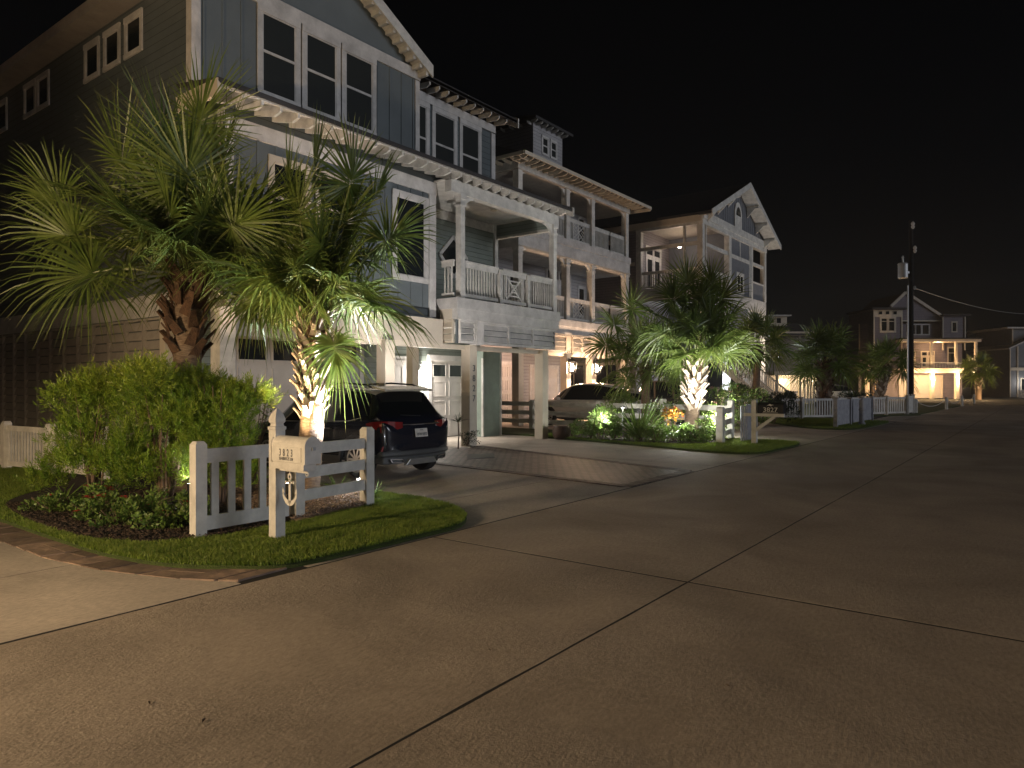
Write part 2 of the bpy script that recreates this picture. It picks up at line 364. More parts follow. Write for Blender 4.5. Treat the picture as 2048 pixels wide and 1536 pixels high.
# ---- catmull curve helper and lawns
def smooth_poly(P, k=6):
    out = []; n = len(P)
    for i in range(n):
        p0, p1, p2, p3 = [Vector((*P[(i + j) % n], 0)) for j in (-1, 0, 1, 2)]
        for t in range(k):
            t /= k
            out.append(0.5 * ((2 * p1) + (-p0 + p2) * t + (2 * p0 - 5 * p1 + 4 * p2 - p3) * t * t + (-p0 + 3 * p1 - 3 * p2 + p3) * t ** 3))
    return [(v.x, v.y) for v in out]
def inside(poly, P):
    P = np.asarray(P); x, y = P[:, 0], P[:, 1]; r = np.zeros(len(P), bool); n = len(poly); j = n - 1
    for i in range(n):
        xi, yi = poly[i]; xj, yj = poly[j]
        c = ((yi > y) != (yj > y)) & (x < (xj - xi) * (y - yi) / (yj - yi + 1e-12) + xi); r ^= c; j = i
    return r
def mat_slab(name, poly, m, z0, z1, edge=0.06, kind='structure'):
    """raised slab with a rounded shoulder"""
    c = np.mean(np.array(poly), axis=0); n = len(poly); mb = MB(); vs = []
    pts = np.array(poly)
    nx = np.roll(pts, -1, 0) - np.roll(pts, 1, 0); nrm = np.stack([nx[:, 1], -nx[:, 0]], 1); nrm /= np.linalg.norm(nrm, axis=1)[:, None] + 1e-9
    area = 0.5 * np.sum(pts[:, 0] * np.roll(pts[:, 1], -1) - np.roll(pts[:, 0], -1) * pts[:, 1])
    if area < 0: nrm = -nrm
    rings = [(0, z0), (0, z0 + (z1 - z0) * .6), (edge * .4, z1 - (z1 - z0) * .1), (edge, z1)]
    for off, z in rings:
        q = pts - nrm * off; vs += [(a, b, z) for a, b in q]
    fs = []
    for r in range(3):
        for i in range(n): fs.append((r * n + i, r * n + (i + 1) % n, (r + 1) * n + (i + 1) % n, (r + 1) * n + i))
    fs.append(tuple(range(3 * n, 4 * n))); mb.add(vs, fs)
    return tag(mb.build(name, m), kind=kind)
LAWN1 = smooth_poly([(3.10, 12.5), (3.08, 10.2), (3.06, 8.6), (3.05, 7.3), (3.22, 6.35), (3.55, 5.75), (3.85, 5.44), (4.54, 5.38), (5.4, 5.38), (6.2, 5.42), (6.85, 5.95),
                     (7.22, 6.9), (7.26, 7.9), (7.3, 9.2), (7.3, 12.3), (7.3, 16), (7.3, 26), (3.4, 26), (3.2, 18)], 5)
BED1 = smooth_poly([(3.55, 11.3), (3.26, 9.8), (3.20, 8.4), (3.42, 7.45), (3.9, 7.04), (4.6, 6.98), (5.3, 7.10), (6.2, 7.22), (6.7, 7.5), (6.9, 8.4), (7.0, 10), (7.0, 14), (5.4, 14), (4.4, 12.4)], 5)
GRAV = smooth_poly([(5.05, 7.06), (5.7, 7.10), (6.25, 7.16), (6.75, 7.55), (6.95, 8.4), (6.9, 9.6), (5.9, 9.7), (5.3, 8.6)], 5)
LAWN2 = smooth_poly([(18.9, 17), (18.6, 13.4), (18.1, 12.1), (17.75, 10.3), (17.1, 8.0), (16.65, 6.3), (17.0, 5.45), (18.5, 5.36), (20.2, 5.38), (20.95, 5.9), (21.1, 8), (21.2, 12.5), (21.2, 17)], 5)
BED2 = smooth_poly([(18.3, 11.3), (17.95, 10), (17.9, 8.6), (18.3, 7.6), (19.2, 7.3), (20.6, 7.5), (20.95, 9), (21.0, 11.2), (20, 11.9), (19, 11.9)], 5)
LAWN3 = smooth_poly([(28.2, 7.2), (27.9, 6.2), (28.6, 5.6), (31, 5.45), (34.5, 5.45), (35.4, 5.9), (36.2, 8), (36, 12), (34.5, 12.5), (31, 9.5)], 4)
LAWN4 = smooth_poly([(43, 6.0), (46, 5.6), (52, 5.5), (60, 5.5), (68, 5.6), (75, 9), (75, 25), (50, 25), (40, 25), (38, 12)], 4)
for nm, P in (('front_lawn', LAWN1), ('second_lawn', LAWN2), ('third_lawn', LAWN3), ('far_lawn', LAWN4)):
    mat_slab(nm, P, M['lawn'], -0.02, 0.045)
for nm, P, m, z in (('mulch_bed', BED1, M['mulch'], 0.075), ('second_mulch_bed', BED2, M['mulch'], 0.075)):
    mat_slab(nm, P, m, 0.02, z, 0.10)
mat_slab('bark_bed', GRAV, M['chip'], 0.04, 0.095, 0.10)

def grass(name, poly, holes, dens, box, hgt=0.045, label=None):
    x0, x1, y0, y1 = box; nn = int(dens * (x1 - x0) * (y1 - y0)); P = np.stack([rng.uniform(x0, x1, nn), rng.uniform(y0, y1, nn)], 1)
    k = inside(poly, P)
    for h in holes: k &= ~inside(h, P)
    P = P[k]; n = len(P)
    clump = 0.5 + 0.5 * np.sin(P[:, 0] * 9 + np.sin(P[:, 1] * 7) * 2) * np.sin(P[:, 1] * 11)
    h = hgt * (0.65 + 0.35 * clump) * rng.uniform(.6, 1.3, n); a = rng.uniform(0, 2 * np.pi, n); b = rng.uniform(0, 2 * np.pi, n)
    wd = rng.uniform(.0022, .0042, n); ln = h * rng.uniform(.2, .9, n); z = np.full(n, 0.043)
    c = np.stack([P[:, 0], P[:, 1], z], 1); s = np.stack([np.cos(a), np.sin(a), np.zeros(n)], 1) * wd[:, None]
    d1 = np.stack([np.cos(b) * ln * .35, np.sin(b) * ln * .35, h * .6], 1); d2 = np.stack([np.cos(b) * ln, np.sin(b) * ln, h], 1)
    V = np.stack([c - s, c + s, c + d1 + s * .8, c + d1 - s * .8, c + d2], 1).reshape(-1, 3)
    i = np.arange(n) * 5
    T = np.concatenate([np.stack([i, i + 1, i + 2], 1), np.stack([i, i + 2, i + 3], 1), np.stack([i + 3, i + 2, i + 4], 1)])
    tone = np.tile(np.array([0, 0, .3, .3, 1.]), n) * np.repeat(rng.uniform(0, 1, n), 5)
    o = npmesh(name, V, T, M['grass'], attr=tone)
    return tag(o, label, 'grass', kind='stuff')
grass('grass', LAWN1, [BED1, GRAV], 9000, (2.9, 7.5, 5.2, 9.5), .046, 'thick green turf around the near flower bed and mailbox')
grass('grass', LAWN1, [BED1, GRAV], 3500, (2.9, 7.5, 9.5, 17), .05, 'turf beside the left driveway and the left picket fence')
grass('grass', LAWN2, [BED2], 2200, (16.4, 21.3, 5.2, 13), .055, 'green turf in front of the lit second flower bed')
grass('grass', LAWN3, [], 500, (27.5, 36.5, 5.3, 12), .07, 'dim turf at the foot of the grey board fence')

def chips(name, poly, dens, box, z, m, size, label, holes=()):
    x0, x1, y0, y1 = box; nn = int(dens * (x1 - x0) * (y1 - y0)); P = np.stack([rng.uniform(x0, x1, nn), rng.uniform(y0, y1, nn)], 1)
    k = inside(poly, P)
    for h in holes: k &= ~inside(h, P)
    P = P[k]; n = len(P)
    a = rng.uniform(0, 2 * np.pi, n); L = size * rng.uniform(.5, 1.3, n); W = L * rng.uniform(.2, .45, n); t = rng.normal(0, .35, (n, 2))
    u = np.stack([np.cos(a), np.sin(a), t[:, 0]], 1) * L[:, None]; v = np.stack([-np.sin(a), np.cos(a), t[:, 1]], 1) * W[:, None]
    c = np.stack([P[:, 0], P[:, 1], np.full(n, z) + rng.uniform(0, .014, n)], 1)
    up = np.array([0, 0, .006])
    V = np.stack([c - u - v, c + u - v * .6, c + u + v, c - u * .8 + v, c - u - v + up, c + u - v * .6 + up, c + u + v + up, c - u * .8 + v + up], 1).reshape(-1, 3)
    i = (np.arange(n) * 8)[:, None]
    F = np.concatenate([i + np.array(q) for q in ([4, 5, 6, 7], [0, 1, 5, 4], [1, 2, 6, 5], [2, 3, 7, 6], [3, 0, 4, 7])])
    return tag(npmesh(name, V, F, m), label, 'mulch', kind='stuff')
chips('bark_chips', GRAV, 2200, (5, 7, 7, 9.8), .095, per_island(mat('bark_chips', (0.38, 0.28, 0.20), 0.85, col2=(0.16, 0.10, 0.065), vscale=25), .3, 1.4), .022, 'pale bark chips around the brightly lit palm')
chips('mulch_chips', BED1, 900, (3.2, 7, 6.9, 11), .073, per_island(mat('mulch_chips', (0.07, 0.045, 0.03), 0.9, col2=(0.02, 0.014, 0.01), vscale=25), .3, 1.7), .022, 'dark shredded mulch under the flowers and hedge', [GRAV])

# flagstone band along the left edge of the near lawn
outer = [(2.72, 13), (2.72, 11.5), (2.72, 9.2), (2.70, 7.6), (2.84, 6.6), (3.12, 5.8), (3.36, 5.40)]
inner = [(3.12, 13), (3.12, 11.5), (3.10, 9.2), (3.07, 7.5), (3.24, 6.4), (3.56, 5.78), (3.86, 5.42)]
def along(P, t):
    L = [0]
    for i in range(len(P) - 1): L.append(L[-1] + math.dist(P[i], P[i + 1]))
    x = t * L[-1]
    for i in range(len(P) - 1):
        if x <= L[i + 1] + 1e-9:
            f = (x - L[i]) / (L[i + 1] - L[i]); return Vector(P[i]) * (1 - f) + Vector(P[i + 1]) * f
    return Vector(P[-1])
st = MB(); t = 0.0
while t < 0.999:
    t2 = min(1, t + random.uniform(.035, .06)); g2 = .0019
    for a0, a1 in ((0, .5 + random.uniform(-.12, .12)),) if random.random() < .0 else (((0, 1),) if random.random() < .45 else ((0, .55), (.56, 1))):
        q = []
        for tt in (t + g2, t2 - g2):
            o_, i_ = along(outer, tt), along(inner, tt)
            q.append([o_.lerp(i_, a0), o_.lerp(i_, a1)])
        jit = lambda v: (v.x + random.uniform(-.008, .008), v.y + random.uniform(-.008, .008))
        z = 0.010 + random.uniform(-.004, .006)
        st.prism([(*jit(q[0][0]), -.03), (*jit(q[1][0]), -.03), (*jit(q[1][1]), -.03), (*jit(q[0][1]), -.03)], (0, 0, z + .03))
    t = t2
struct(st, 'flagstone_border', per_island(M['stone']))
# ------------------------------------------------------------------ house part helpers (all on a Face)
def window(root, F, a0, a1, b0, b1, cas=0.10, rail=None, mull=None, trim='trim', glass='glass', depth=0.03, name='window', c0=0.0):
    """casing + sash, with the pane as its child"""
    m = MB()
    m.fb(F, a0 - cas, a1 + cas, b1, b1 + cas * 1.15, c0, c0 + depth + .012); m.fb(F, a0 - cas, a1 + cas, b0 - cas, b0, c0, c0 + depth + .012)
    m.fb(F, a0 - cas, a0, b0, b1, c0, c0 + depth); m.fb(F, a1, a1 + cas, b0, b1, c0, c0 + depth)
    s = 0.028
    for x in (a0, a1 - s): m.fb(F, x, x + s, b0 + s, b1 - s, c0 + .002, c0 + depth * .6)
    for z in (b0, b1 - s): m.fb(F, a0, a1, z, z + s, c0 + .002, c0 + depth * .6)
    if rail:
        for r_ in rail: m.fb(F, a0 + s, a1 - s, r_ - .03, r_ + .03, c0 + .003, c0 + depth * .7)
    if mull:
        for x in mull: m.fb(F, x - .035, x + .035, b0 + s, b1 - s, c0 + .004, c0 + depth * .75)
    o = m.build(name, M[trim], root)
    MB().fb(F, a0 + .01, a1 - .01, b0 + .01, b1 - .01, c0 - .01, c0 + .006).build('pane', M[glass], o)
    return o
def wingroup(root, F, spans, b0, b1, cas=.12, railz=None, trim='trim', glass='screen', c0=0.0, depth=.03):
    for (a0, a1) in spans: window(root, F, a0, a1, b0, b1, cas, [railz] if railz else None, None, trim, glass, depth, c0=c0)
def railing(root, p, q, zb, zt, mt='white', bal=.115, bw=.035, cap=.09, lattice=None, post=None):
    p = Vector(p); q = Vector(q); d = (q - p); L = d.length; d.normalize(); m = MB()
    P = lambda s, z: (p.x + d.x * s, p.y + d.y * s, z)
    m.bar(P(0, zt), P(L, zt), cap, .04); m.bar(P(0, zt - .085), P(L, zt - .085), .04, .13)
    m.bar(P(0, zb + .05), P(L, zb + .05), .045, .09)
    s = bal * .7
    while s < L - bal * .4:
        if not (lattice and lattice[0] < s < lattice[1]):
            m.bar(P(s, zb + .09), P(s, zt - .15), bw, bw, up=(d.x, d.y, 0))
        s += bal
    if lattice:
        l0, l1, kind = lattice; b0, b1 = zb + .095, zt - .15; t = .032
        for s_ in (l0, l1): m.bar(P(s_, b0), P(s_, b1), .045, .05, up=(d.x, d.y, 0))
        if kind == 'x':
            m.bar(P(l0, b0), P(l1, b1), t, .045); m.bar(P(l0, b1), P(l1, b0), t * .9, .045)
            for k in (.28, .62):
                e = (1 - k) / 2; w_ = l1 - l0; h_ = b1 - b0
                c = [(l0 + w_ * e, b0 + h_ * e), (l1 - w_ * e, b0 + h_ * e), (l1 - w_ * e, b1 - h_ * e), (l0 + w_ * e, b1 - h_ * e)]
                for i in range(4): m.bar(P(*c[i]), P(*c[(i + 1) % 4]), t * .8, .035)
        else:   # woven diagonals
            w_ = l1 - l0; h_ = b1 - b0; mx, mz = (l0 + l1) / 2, (b0 + b1) / 2
            m.bar(P(l0, b0), P(l1, b1), t, .045); m.bar(P(l0, b1), P(l1, b0), t * .9, .045)
            for k in (.25, .5, .75):
                m.bar(P(l0, b0 + h_ * k), P(l0 + w_ * .5 * (1 - k) + 0, b0 + h_ * (k + (1 - k) * .5)), t * .8, .035) if False else None
                # left triangle rises, right triangle falls, top and bottom cross them
                m.bar(P(l0, mz + h_ * (.5 - k)), P(l0 + w_ * .5 * (1 - abs(1 - k * 1.0) * 0 ) * (1 - abs(.5 - k)) * .72, mz + h_ * (.5 - k) - h_ * .30), t * .7, .032)
                m.bar(P(l1, mz - h_ * (.5 - k)), P(l1 - w_ * .36 * (1 - abs(.5 - k)), mz - h_ * (.5 - k) + h_ * .30), t * .7, .032)
                m.bar(P(l0 + w_ * k, b1), P(l0 + w_ * k - w_ * .28, b1 - h_ * .33), t * .6, .030)
                m.bar(P(l0 + w_ * k, b0), P(l0 + w_ * k + w_ * .28, b0 + h_ * .33), t * .6, .030)
    return m.build('railing', M[mt], root)
def post(root, x, y, z0, z1, w_=.2, mt='white', capital=True, brackets=(), name='post', bd=(1, 0)):
    m = MB(); h = w_ / 2; m.box(x - h, x + h, y - h, y + h, z0, z1)
    if capital:
        m.box(x - h - .025, x + h + .025, y - h - .025, y + h + .025, z1 - .30, z1 - .25)
        m.box(x - h - .035, x + h + .035, y - h - .035, y + h + .035, z1 - .12, z1 - .003)
    for sgn in brackets:   # curved knee brackets along bd
        ux, uy = bd[0] * sgn, bd[1] * sgn; n = 6; pl = [(h, z1 - .004), (h + .42, z1 - .004)]
        for i in range(n + 1):
            a = math.pi / 2 * i / n
            pl.append((h + .42 * (1 - math.sin(a)), z1 - .004 - .05 - .40 * (1 - math.cos(a))))
        py, px = ux * .04, -uy * .04
        m.prism([(x + ux * s - px, y + uy * s - py, z) for s, z in pl], (2 * px, 2 * py, 0))
    return m.build(name, M[mt], root)
def rafters(root, F, a0, a1, step, z, c0, c1, drop=.0, w_=.05, h_=.16, mt='white', name='rafter_tail', slope=0.0):
    a = a0; first = None
    while a <= a1 + 1e-6:
        m = MB(); n = 5
        poly = [F.p(a, z, c0), F.p(a, z - h_, c0), F.p(a, z - h_ + .0 - slope * (c1 - c0) * .8, c0 + (c1 - c0) * .75), F.p(a, z - h_ * .55 - slope * (c1 - c0), c1), F.p(a, z - slope * (c1 - c0), c1)]
        if first is None:
            m.prism(poly, F.u * w_); first = m.build(name, M[mt], root); fa = a
        else:
            c = first.copy(); COL.objects.link(c); c.parent = root; c.location = F.u * (a - fa)
        a += step
def louvre(root, F, a0, a1, b0, b1, mt='cream', pitch=.17, cols=1, name='louvred_screen', c0=0.0, fw=.07):
    m = MB(); wd = (a1 - a0) / cols
    m.fb(F, a0, a1, b1 - fw, b1, c0, c0 + .07); m.fb(F, a0, a1, b0, b0 + fw, c0, c0 + .07)
    for i in range(cols + 1):
        x = a0 + wd * i; x0 = max(a0, x - fw / 2); x1 = min(a1, x + fw / 2); m.fb(F, x0, x1, b0 + fw, b1 - fw, c0 + .001, c0 + .074)
    z = b0 + fw + pitch * .5
    while z < b1 - fw - pitch * .2:
        for i in range(cols):
            x0 = a0 + wd * i + fw / 2; x1 = a0 + wd * (i + 1) - fw / 2
            m.prism([F.p(x0, z - pitch * .42, c0 + .062), F.p(x0, z - pitch * .36, c0 + .068), F.p(x0, z + pitch * .50, c0 + .012), F.p(x0, z + pitch * .44, c0 + .004)], F.u * (x1 - x0))
        z += pitch
    return m.build(name, M[mt], root)
def garage_door(root, F, a0, a1, z0, z1, c0=0.0, cols=4, wins=True, mt='gdoor', casing='trim', grid=False):
    m = MB(); m.fb(F, a0, a1, z0, z1, c0 - .03, c0)
    rows = 4; h = (z1 - z0) / rows; w_ = (a1 - a0) / cols
    for r_ in range(rows - (1 if wins else 0)):
        for c in range(cols):
            x0, x1, b0, b1 = a0 + c * w_ + .08, a0 + (c + 1) * w_ - .08, z0 + r_ * h + .07, z0 + (r_ + 1) * h - .07
            for q in ((x0, x1, b0, b0 + .02), (x0, x1, b1 - .02, b1), (x0, x0 + .02, b0 + .02, b1 - .02), (x1 - .02, x1, b0 + .02, b1 - .02)): m.fb(F, *q, c0, c0 + .014)
            if grid:
                k = x0 + .12
                while k < x1 - .05: m.fb(F, k, k + .012, b0 + .02, b1 - .02, c0, c0 + .01); k += .12
    for r_ in range(1, rows): m.fb(F, a0, a1, z0 + r_ * h - .006, z0 + r_ * h + .006, c0, c0 + .006)
    d = m.build('garage_door', M[mt], root)
    if wins:
        for c in range(cols):
            x0, x1, b0, b1 = a0 + c * w_ + .10, a0 + (c + 1) * w_ - .10, z1 - h + .10, z1 - .14
            fr = MB()
            for q in ((x0 - .03, x1 + .03, b0 - .03, b0), (x0 - .03, x1 + .03, b1, b1 + .03), (x0 - .03, x0, b0, b1), (x1, x1 + .03, b0, b1)): fr.fb(F, *q, c0, c0 + .02)
            MB().fb(F, x0, x1, b0, b1, c0 - .01, c0 + .007).build('pane', M['glass'], d)
            fr.build('pane_frame', M[mt], d)
    k = MB(); k.fb(F, a0 - .14, a1 + .14, z1, z1 + .16, c0 - .03, c0 + .045); k.fb(F, a0 - .14, a0, z0, z1, c0 - .03, c0 + .035); k.fb(F, a1, a1 + .14, z0, z1, c0 - .03, c0 + .035)
    k.build('door_casing', M[casing], root)
    return d
def battens(root, F, a0, a1, b0, b1, step=.42, mt='bluep', top=None, c0=0.0, name='battens'):
    """board and batten skin: flat boards with raised battens, one part"""
    m = MB(); a = a0
    while a < a1 - .02:
        t = top(a) if top else b1
        if t > b0 + .05: m.fb(F, a, a + .045, b0, t, c0, c0 + .022)
        a += step
    return m.build(name, M[mt], root)
def text_obj(s, size, mt, parent, F, a, b, c=0.01, ext=.004, align='CENTER', name='lettering', sx=1.0, bold=0.0):
    cu = bpy.data.curves.new('txt', 'FONT'); cu.body = s; cu.size = size; cu.extrude = ext; cu.align_x = align; cu.offset = bold
    t = bpy.data.objects.new('txt', cu); COL.objects.link(t); bpy.context.view_layer.update()
    me = bpy.data.meshes.new_from_object(t.evaluated_get(bpy.context.evaluated_depsgraph_get()))
    bpy.data.objects.remove(t, do_unlink=True)
    u = F.u; n = F.n
    m4 = Matrix(((u.x * sx, 0, n.x, 0), (u.y * sx, 0, n.y, 0), (0, 1, 0, 0), (0, 0, 0, 1))); me.transform(m4)
    p = F.p(a, b, c)
    off = ORG.get(parent.name, Vector((0, 0, 0))) if parent else Vector((0, 0, 0))
    me.transform(Matrix.Translation(p - off)); me.materials.clear(); me.materials.append(M[mt]); me.name = name
    o = bpy.data.objects.new(name, me); COL.objects.link(o); o.parent = parent
    return o

X1 = (1, 0, 0); Y1 = (0, 1, 0)
# ================================================================== HOUSE 1: three-storey blue-grey house on pillars
H = wthing('beach_house', 'tall blue-grey house on pillars nearest the camera, gable window trio above a lit rafter eave', 'house', (12.5, 16, 0), 'beach houses along the street')
Ff = Face((0, 12.63, 0), X1, (0, -1, 0)); Fg = Face((0, 13.8, 0), X1, (0, -1, 0)); Fr = Face((0, 14.5, 0), X1, (0, -1, 0)); Fs = Face((7.54, 0, 0), Y1, (-1, 0, 0))
Fb = Face((0, 12.0, 0), X1, (0, -1, 0))
m = MB()
m.box(7.54, 13.40, 12.63, 14.48, 3.1, 7.55); m.box(7.54, 13.40, 14.48, 27, 3.1, 7.55)          # middle floor
m.box(7.543, 14.0, 13.8, 27, 7.56, 10.25)                                                     # gable storey
m.box(14.01, 18.26, 14.5, 27, 3.35, 10.2)                                                     # right wing
m.box(13.41, 14.0, 14.5, 27, 3.35, 7.55)
m.build('wall', M['blue'], H)
m = MB(); m.prism([(7.54, 13.802, 10.25), (14.0, 13.802, 10.25), (10.77, 13.802, 12.0)], (0, 13, 0)); m.build('gable_wall', M['bluep'], H)
MB().fb(Fg, 7.56, 13.98, 7.57, 10.25, .001, .02).build('front_boarding', M['bluep'], H)
MB().fb(Ff, 7.56, 13.3, 3.62, 6.6, .001, .02).build('front_boarding', M['bluep'], H)
battens(H, Fg, 7.75, 13.95, 7.6, 10.1, .43, c0=.02); battens(H, Ff, 7.8, 13.2, 3.65, 6.55, .43, c0=.02)
# trims: corner boards, pediment band, frieze
m = MB()
m.fb(Fg, 7.50, 7.70, 7.3, 10.2, .02, .055); m.fb(Fg, 13.86, 14.02, 7.3, 10.0, .02, .055); m.fb(Fs, 13.76, 13.96, 7.56, 10.0, .0, .035)
m.fb(Fg, 7.48, 14.04, 10.02, 10.30, .022, .065)
m.fb(Ff, 13.18, 13.42, 3.4, 6.6, .02, .06); m.fb(Ff, 7.50, 7.72, 3.4, 6.6, .02, .055); m.fb(Ff, 7.5, 13.44, 6.55, 6.86, .02, .07)
m.fb(Fr, 18.08, 18.28, 7.4, 9.9, .0, .04); m.fb(Fr, 14.02, 18.28, 9.93, 10.18, .001, .05)
m.fb(Fs, 12.6, 27, 3.12, 3.60, .0, .045); m.fb(Fs, 12.6, 12.8, 3.62, 7.0, 0, .03)
m.build('trim_board', M['trim'], H)
# roofs
def gable_roof(root, x0, x1, y0, y1, ze, slope, th=.12, mt='roof'):
    xm = (x0 + x1) / 2; zr = ze + (xm - x0) * slope; m = MB()
    m.prism([(x0, y0, ze), (xm, y0, zr), (x1, y0, ze), (x1, y0, ze + th), (xm, y0, zr + th * 1.1), (x0, y0, ze + th)], (0, y1 - y0, 0)); return m.build('roof', M[mt], root), xm, zr
_, xm, zr = gable_roof(H, 7.05, 14.15, 13.42, 27.4, 10.28, .53)
m = MB()
for sx, xe in ((1, 7.02), (-1, 14.18)):  # white barge boards and soffit frame of the gable
    m.prism([(xe, 13.38, 10.08), (xm, 13.38, zr - .16), (xm, 13.38, zr + .14), (xe, 13.38, 10.40)], (0, .045, 0))
    m.prism([(xe + sx * .1, 13.43, 10.20), (xm, 13.43, zr - .10), (xm, 13.43, zr - .03), (xe + sx * .1, 13.43, 10.27)], (0, .36, 0))
m.build('barge_board', M['white'], H)
i = 0
for k in range(14):                       # dentil-like purlin ends under the rake
    for sx, xe in ((1, 7.2), (-1, 14.0)):
        t = k / 14; x = xe + (xm - xe) * t; z = 10.10 + (zr - 10.22) * t
        m = MB(); m.box(x - .045, x + .045, 13.44, 13.74, z - .02, z + .10); m.build('rafter_tail', M['white'], H)
MB().prism([(7.0, 14.0, 10.1), (7.0, 27, 10.1), (7.0, 27, 10.36), (7.0, 14.0, 10.36)], (.05, 0, 0)).build('fascia', M['beige'], H)
MB().box(7.06, 7.54, 13.96, 27, 10.12, 10.16).build('soffit', M['beige'], H)
m = MB(); m.prism([(14.1, 13.95, 10.30), (18.8, 13.95, 10.30), (18.8, 13.95, 10.40), (14.1, 13.95, 10.40)], (0, .04, 0))
m.prism([(14.05, 13.95, 10.32), (14.05, 17.5, 12.0), (14.05, 17.5, 12.12), (14.05, 13.95, 10.44)], (4.75, 0, 0)); m.build('roof', M['roof'], H)
MB().prism([(18.78, 13.90, 10.14), (18.78, 17.5, 11.87), (18.78, 17.5, 12.16), (18.78, 13.90, 10.46)], (.05, 0, 0)).build('barge_board', M['white'], H)
rafters(H, Fr, 14.25, 18.6, .40, 10.34, .0, .52, h_=.15, slope=.1)
# skirt roof between the storeys with its row of rafter tails
m = MB(); m.prism([(6.9, 11.68, 7.02), (18.62, 11.68, 7.02), (18.62, 11.68, 7.10), (6.9, 11.68, 7.10)], (0, .03, 0))
m.prism([(6.88, 11.70, 7.04), (6.88, 13.15, 7.30), (6.88, 13.15, 7.36), (6.88, 11.70, 7.12)], (.6, 0, 0))
m.prism([(7.481, 11.70, 7.04), (7.481, 13.80, 7.745), (7.481, 13.80, 7.82), (7.481, 11.70, 7.12)], (6.52, 0, 0))
m.prism([(14.002, 11.70, 7.04), (14.002, 14.5, 7.98), (14.002, 14.5, 8.06), (14.002, 11.70, 7.12)], (4.63, 0, 0)); m.build('skirt_roof', M['roof'], H)
MB().prism([(6.93, 11.74, 7.0), (6.93, 12.62, 7.29), (6.93, 12.62, 7.32), (6.93, 11.74, 7.035)], (11.66, 0, 0)).build('soffit', M['white'], H)
rafters(H, Ff, 6.98, 18.45, .405, 7.24, .0, .86, h_=.20, slope=.24, w_=.055)
MB().box(6.86, 6.93, 11.70, 13.15, 6.80, 7.10).build('fascia', M['cream'], H)
MB().prism([(18.60, 11.64, 6.86), (18.60, 14.4, 7.80), (18.60, 14.4, 8.10), (18.60, 11.64, 7.14)], (.05, 0, 0)).build('fascia', M['white'], H)
# windows
wingroup(H, Fg, [(9.12, 9.98), (10.28, 11.14), (11.44, 12.30)], 8.12, 9.86, .13, 9.02, c0=.044)
wingroup(H, Fr, [(14.35, 15.05), (15.42, 16.28), (16.65, 17.45)], 8.15, 9.78, .13, 8.85)
window(H, Ff, 12.02, 13.0, 4.35, 6.25, .13, None, None, 'trim', 'glass', c0=.044)
window(H, Ff, 8.6, 9.4, 4.6, 6.2, .12, [5.5], None, 'cream', 'glass', c0=.044); window(H, Ff, 9.75, 10.55, 4.6, 6.2, .12, [5.5], None, 'cream', 'glass', c0=.044)
for y in (15.95, 17.0, 18.05, 21.0, 21.9, 24.0, 24.9): window(H, Fs, y, y + .62, 9.12, 9.82, .11, None, None, 'trim', 'glass')
# ground level: side louvres, pillars, garage wall
y = 14.95
while y < 26: louvre(H, Fs, y, y + .80, .25, 3.10, 'beige', .21, c0=-.03, fw=.05); y += .84
MB().box(7.60, 7.64, 14.95, 26.9, .1, 3.1).build('wall', M['bluep'], H)
for (x, y_, w_) in ((7.40, 12.42, .32), (7.55, 14.80, .22)):
    post(H, x, y_, 0.0, 3.12, w_, 'cream' if y_ > 14 else 'white', False, name='pillar')
for x in (11.55, 14.58, 18.02): post(H, x, 12.44, 0.0, 2.72, .30, 'cream', False, name='pillar')
for x in (11.4, 14.0): post(H, x, 14.0, 0.0, 2.72, .24, 'cream', False, name='pillar')
MB().box(7.5, 13.5, 12.40, 12.60, 2.72, 3.34).build('beam', M['cream'], H)
MB().box(7.5, 18.3, 12.62, 15.3, 3.30, 3.345).build('porch_ceiling', M['trim'], H)
Fw = Face((0, 14.3, 0), X1, (0, -1, 0)); Fq = Face((0, 15.2, 0), X1, (0, -1, 0))
m = MB(); m.box(7.7, 12.9, 14.3, 14.5, 0, 3.1); m.box(12.9, 13.1, 14.3, 15.4, 0, 3.3); m.box(13.1, 18.4, 15.2, 15.4, 0, 3.3); m.build('wall', M['sage'], H)
garage_door(H, Fw, 8.75, 12.3, .03, 2.82, .045)
garage_door(H, Fq, 15.95, 18.2, .03, 2.42, .045, 3)
# entry door
m = MB(); m.fb(Fq, 13.90, 15.02, .03, 2.50, .0, .04); m.build('door_casing', M['trim'], H)
d = MB().fb(Fq, 14.02, 14.90, .03, 2.38, .041, .06).build('door', M['gdoor'], H)
m = MB()
for q in ((14.2, 14.72, 1.1, 1.12), (14.2, 14.72, 2.18, 2.2), (14.2, 14.22, 1.12, 2.18), (14.7, 14.72, 1.12, 2.18), (14.2, 14.72, .2, .22), (14.2, 14.72, .95, .97), (14.2, 14.22, .22, .95), (14.7, 14.72, .22, .95)): m.fb(Fq, *q, .06, .07)
m.build('door_panel', M['gdoor'], d)
m = MB(); m.tube([Fq.p(14.85, 1.05, .06), Fq.p(14.85, 1.05, .11)], .02); m.lathe(Fq.p(14.85, 1.02, .12), [(.0, 0), (.03, .01), (.03, .05), (0, .06)], 10); m.build('handle', M['steel'], d)
# storage closet under the balcony
MB().box(17.42, 18.28, 14.28, 15.15, .0, 2.72).build('storage_wall', M['sagep'], H)
m = MB(); m.box(17.36, 17.42, 14.24, 14.30, 0, 2.5); m.box(18.28, 18.34, 14.24, 14.30, 0, 2.72); m.build('trim_board', M['white'], H)
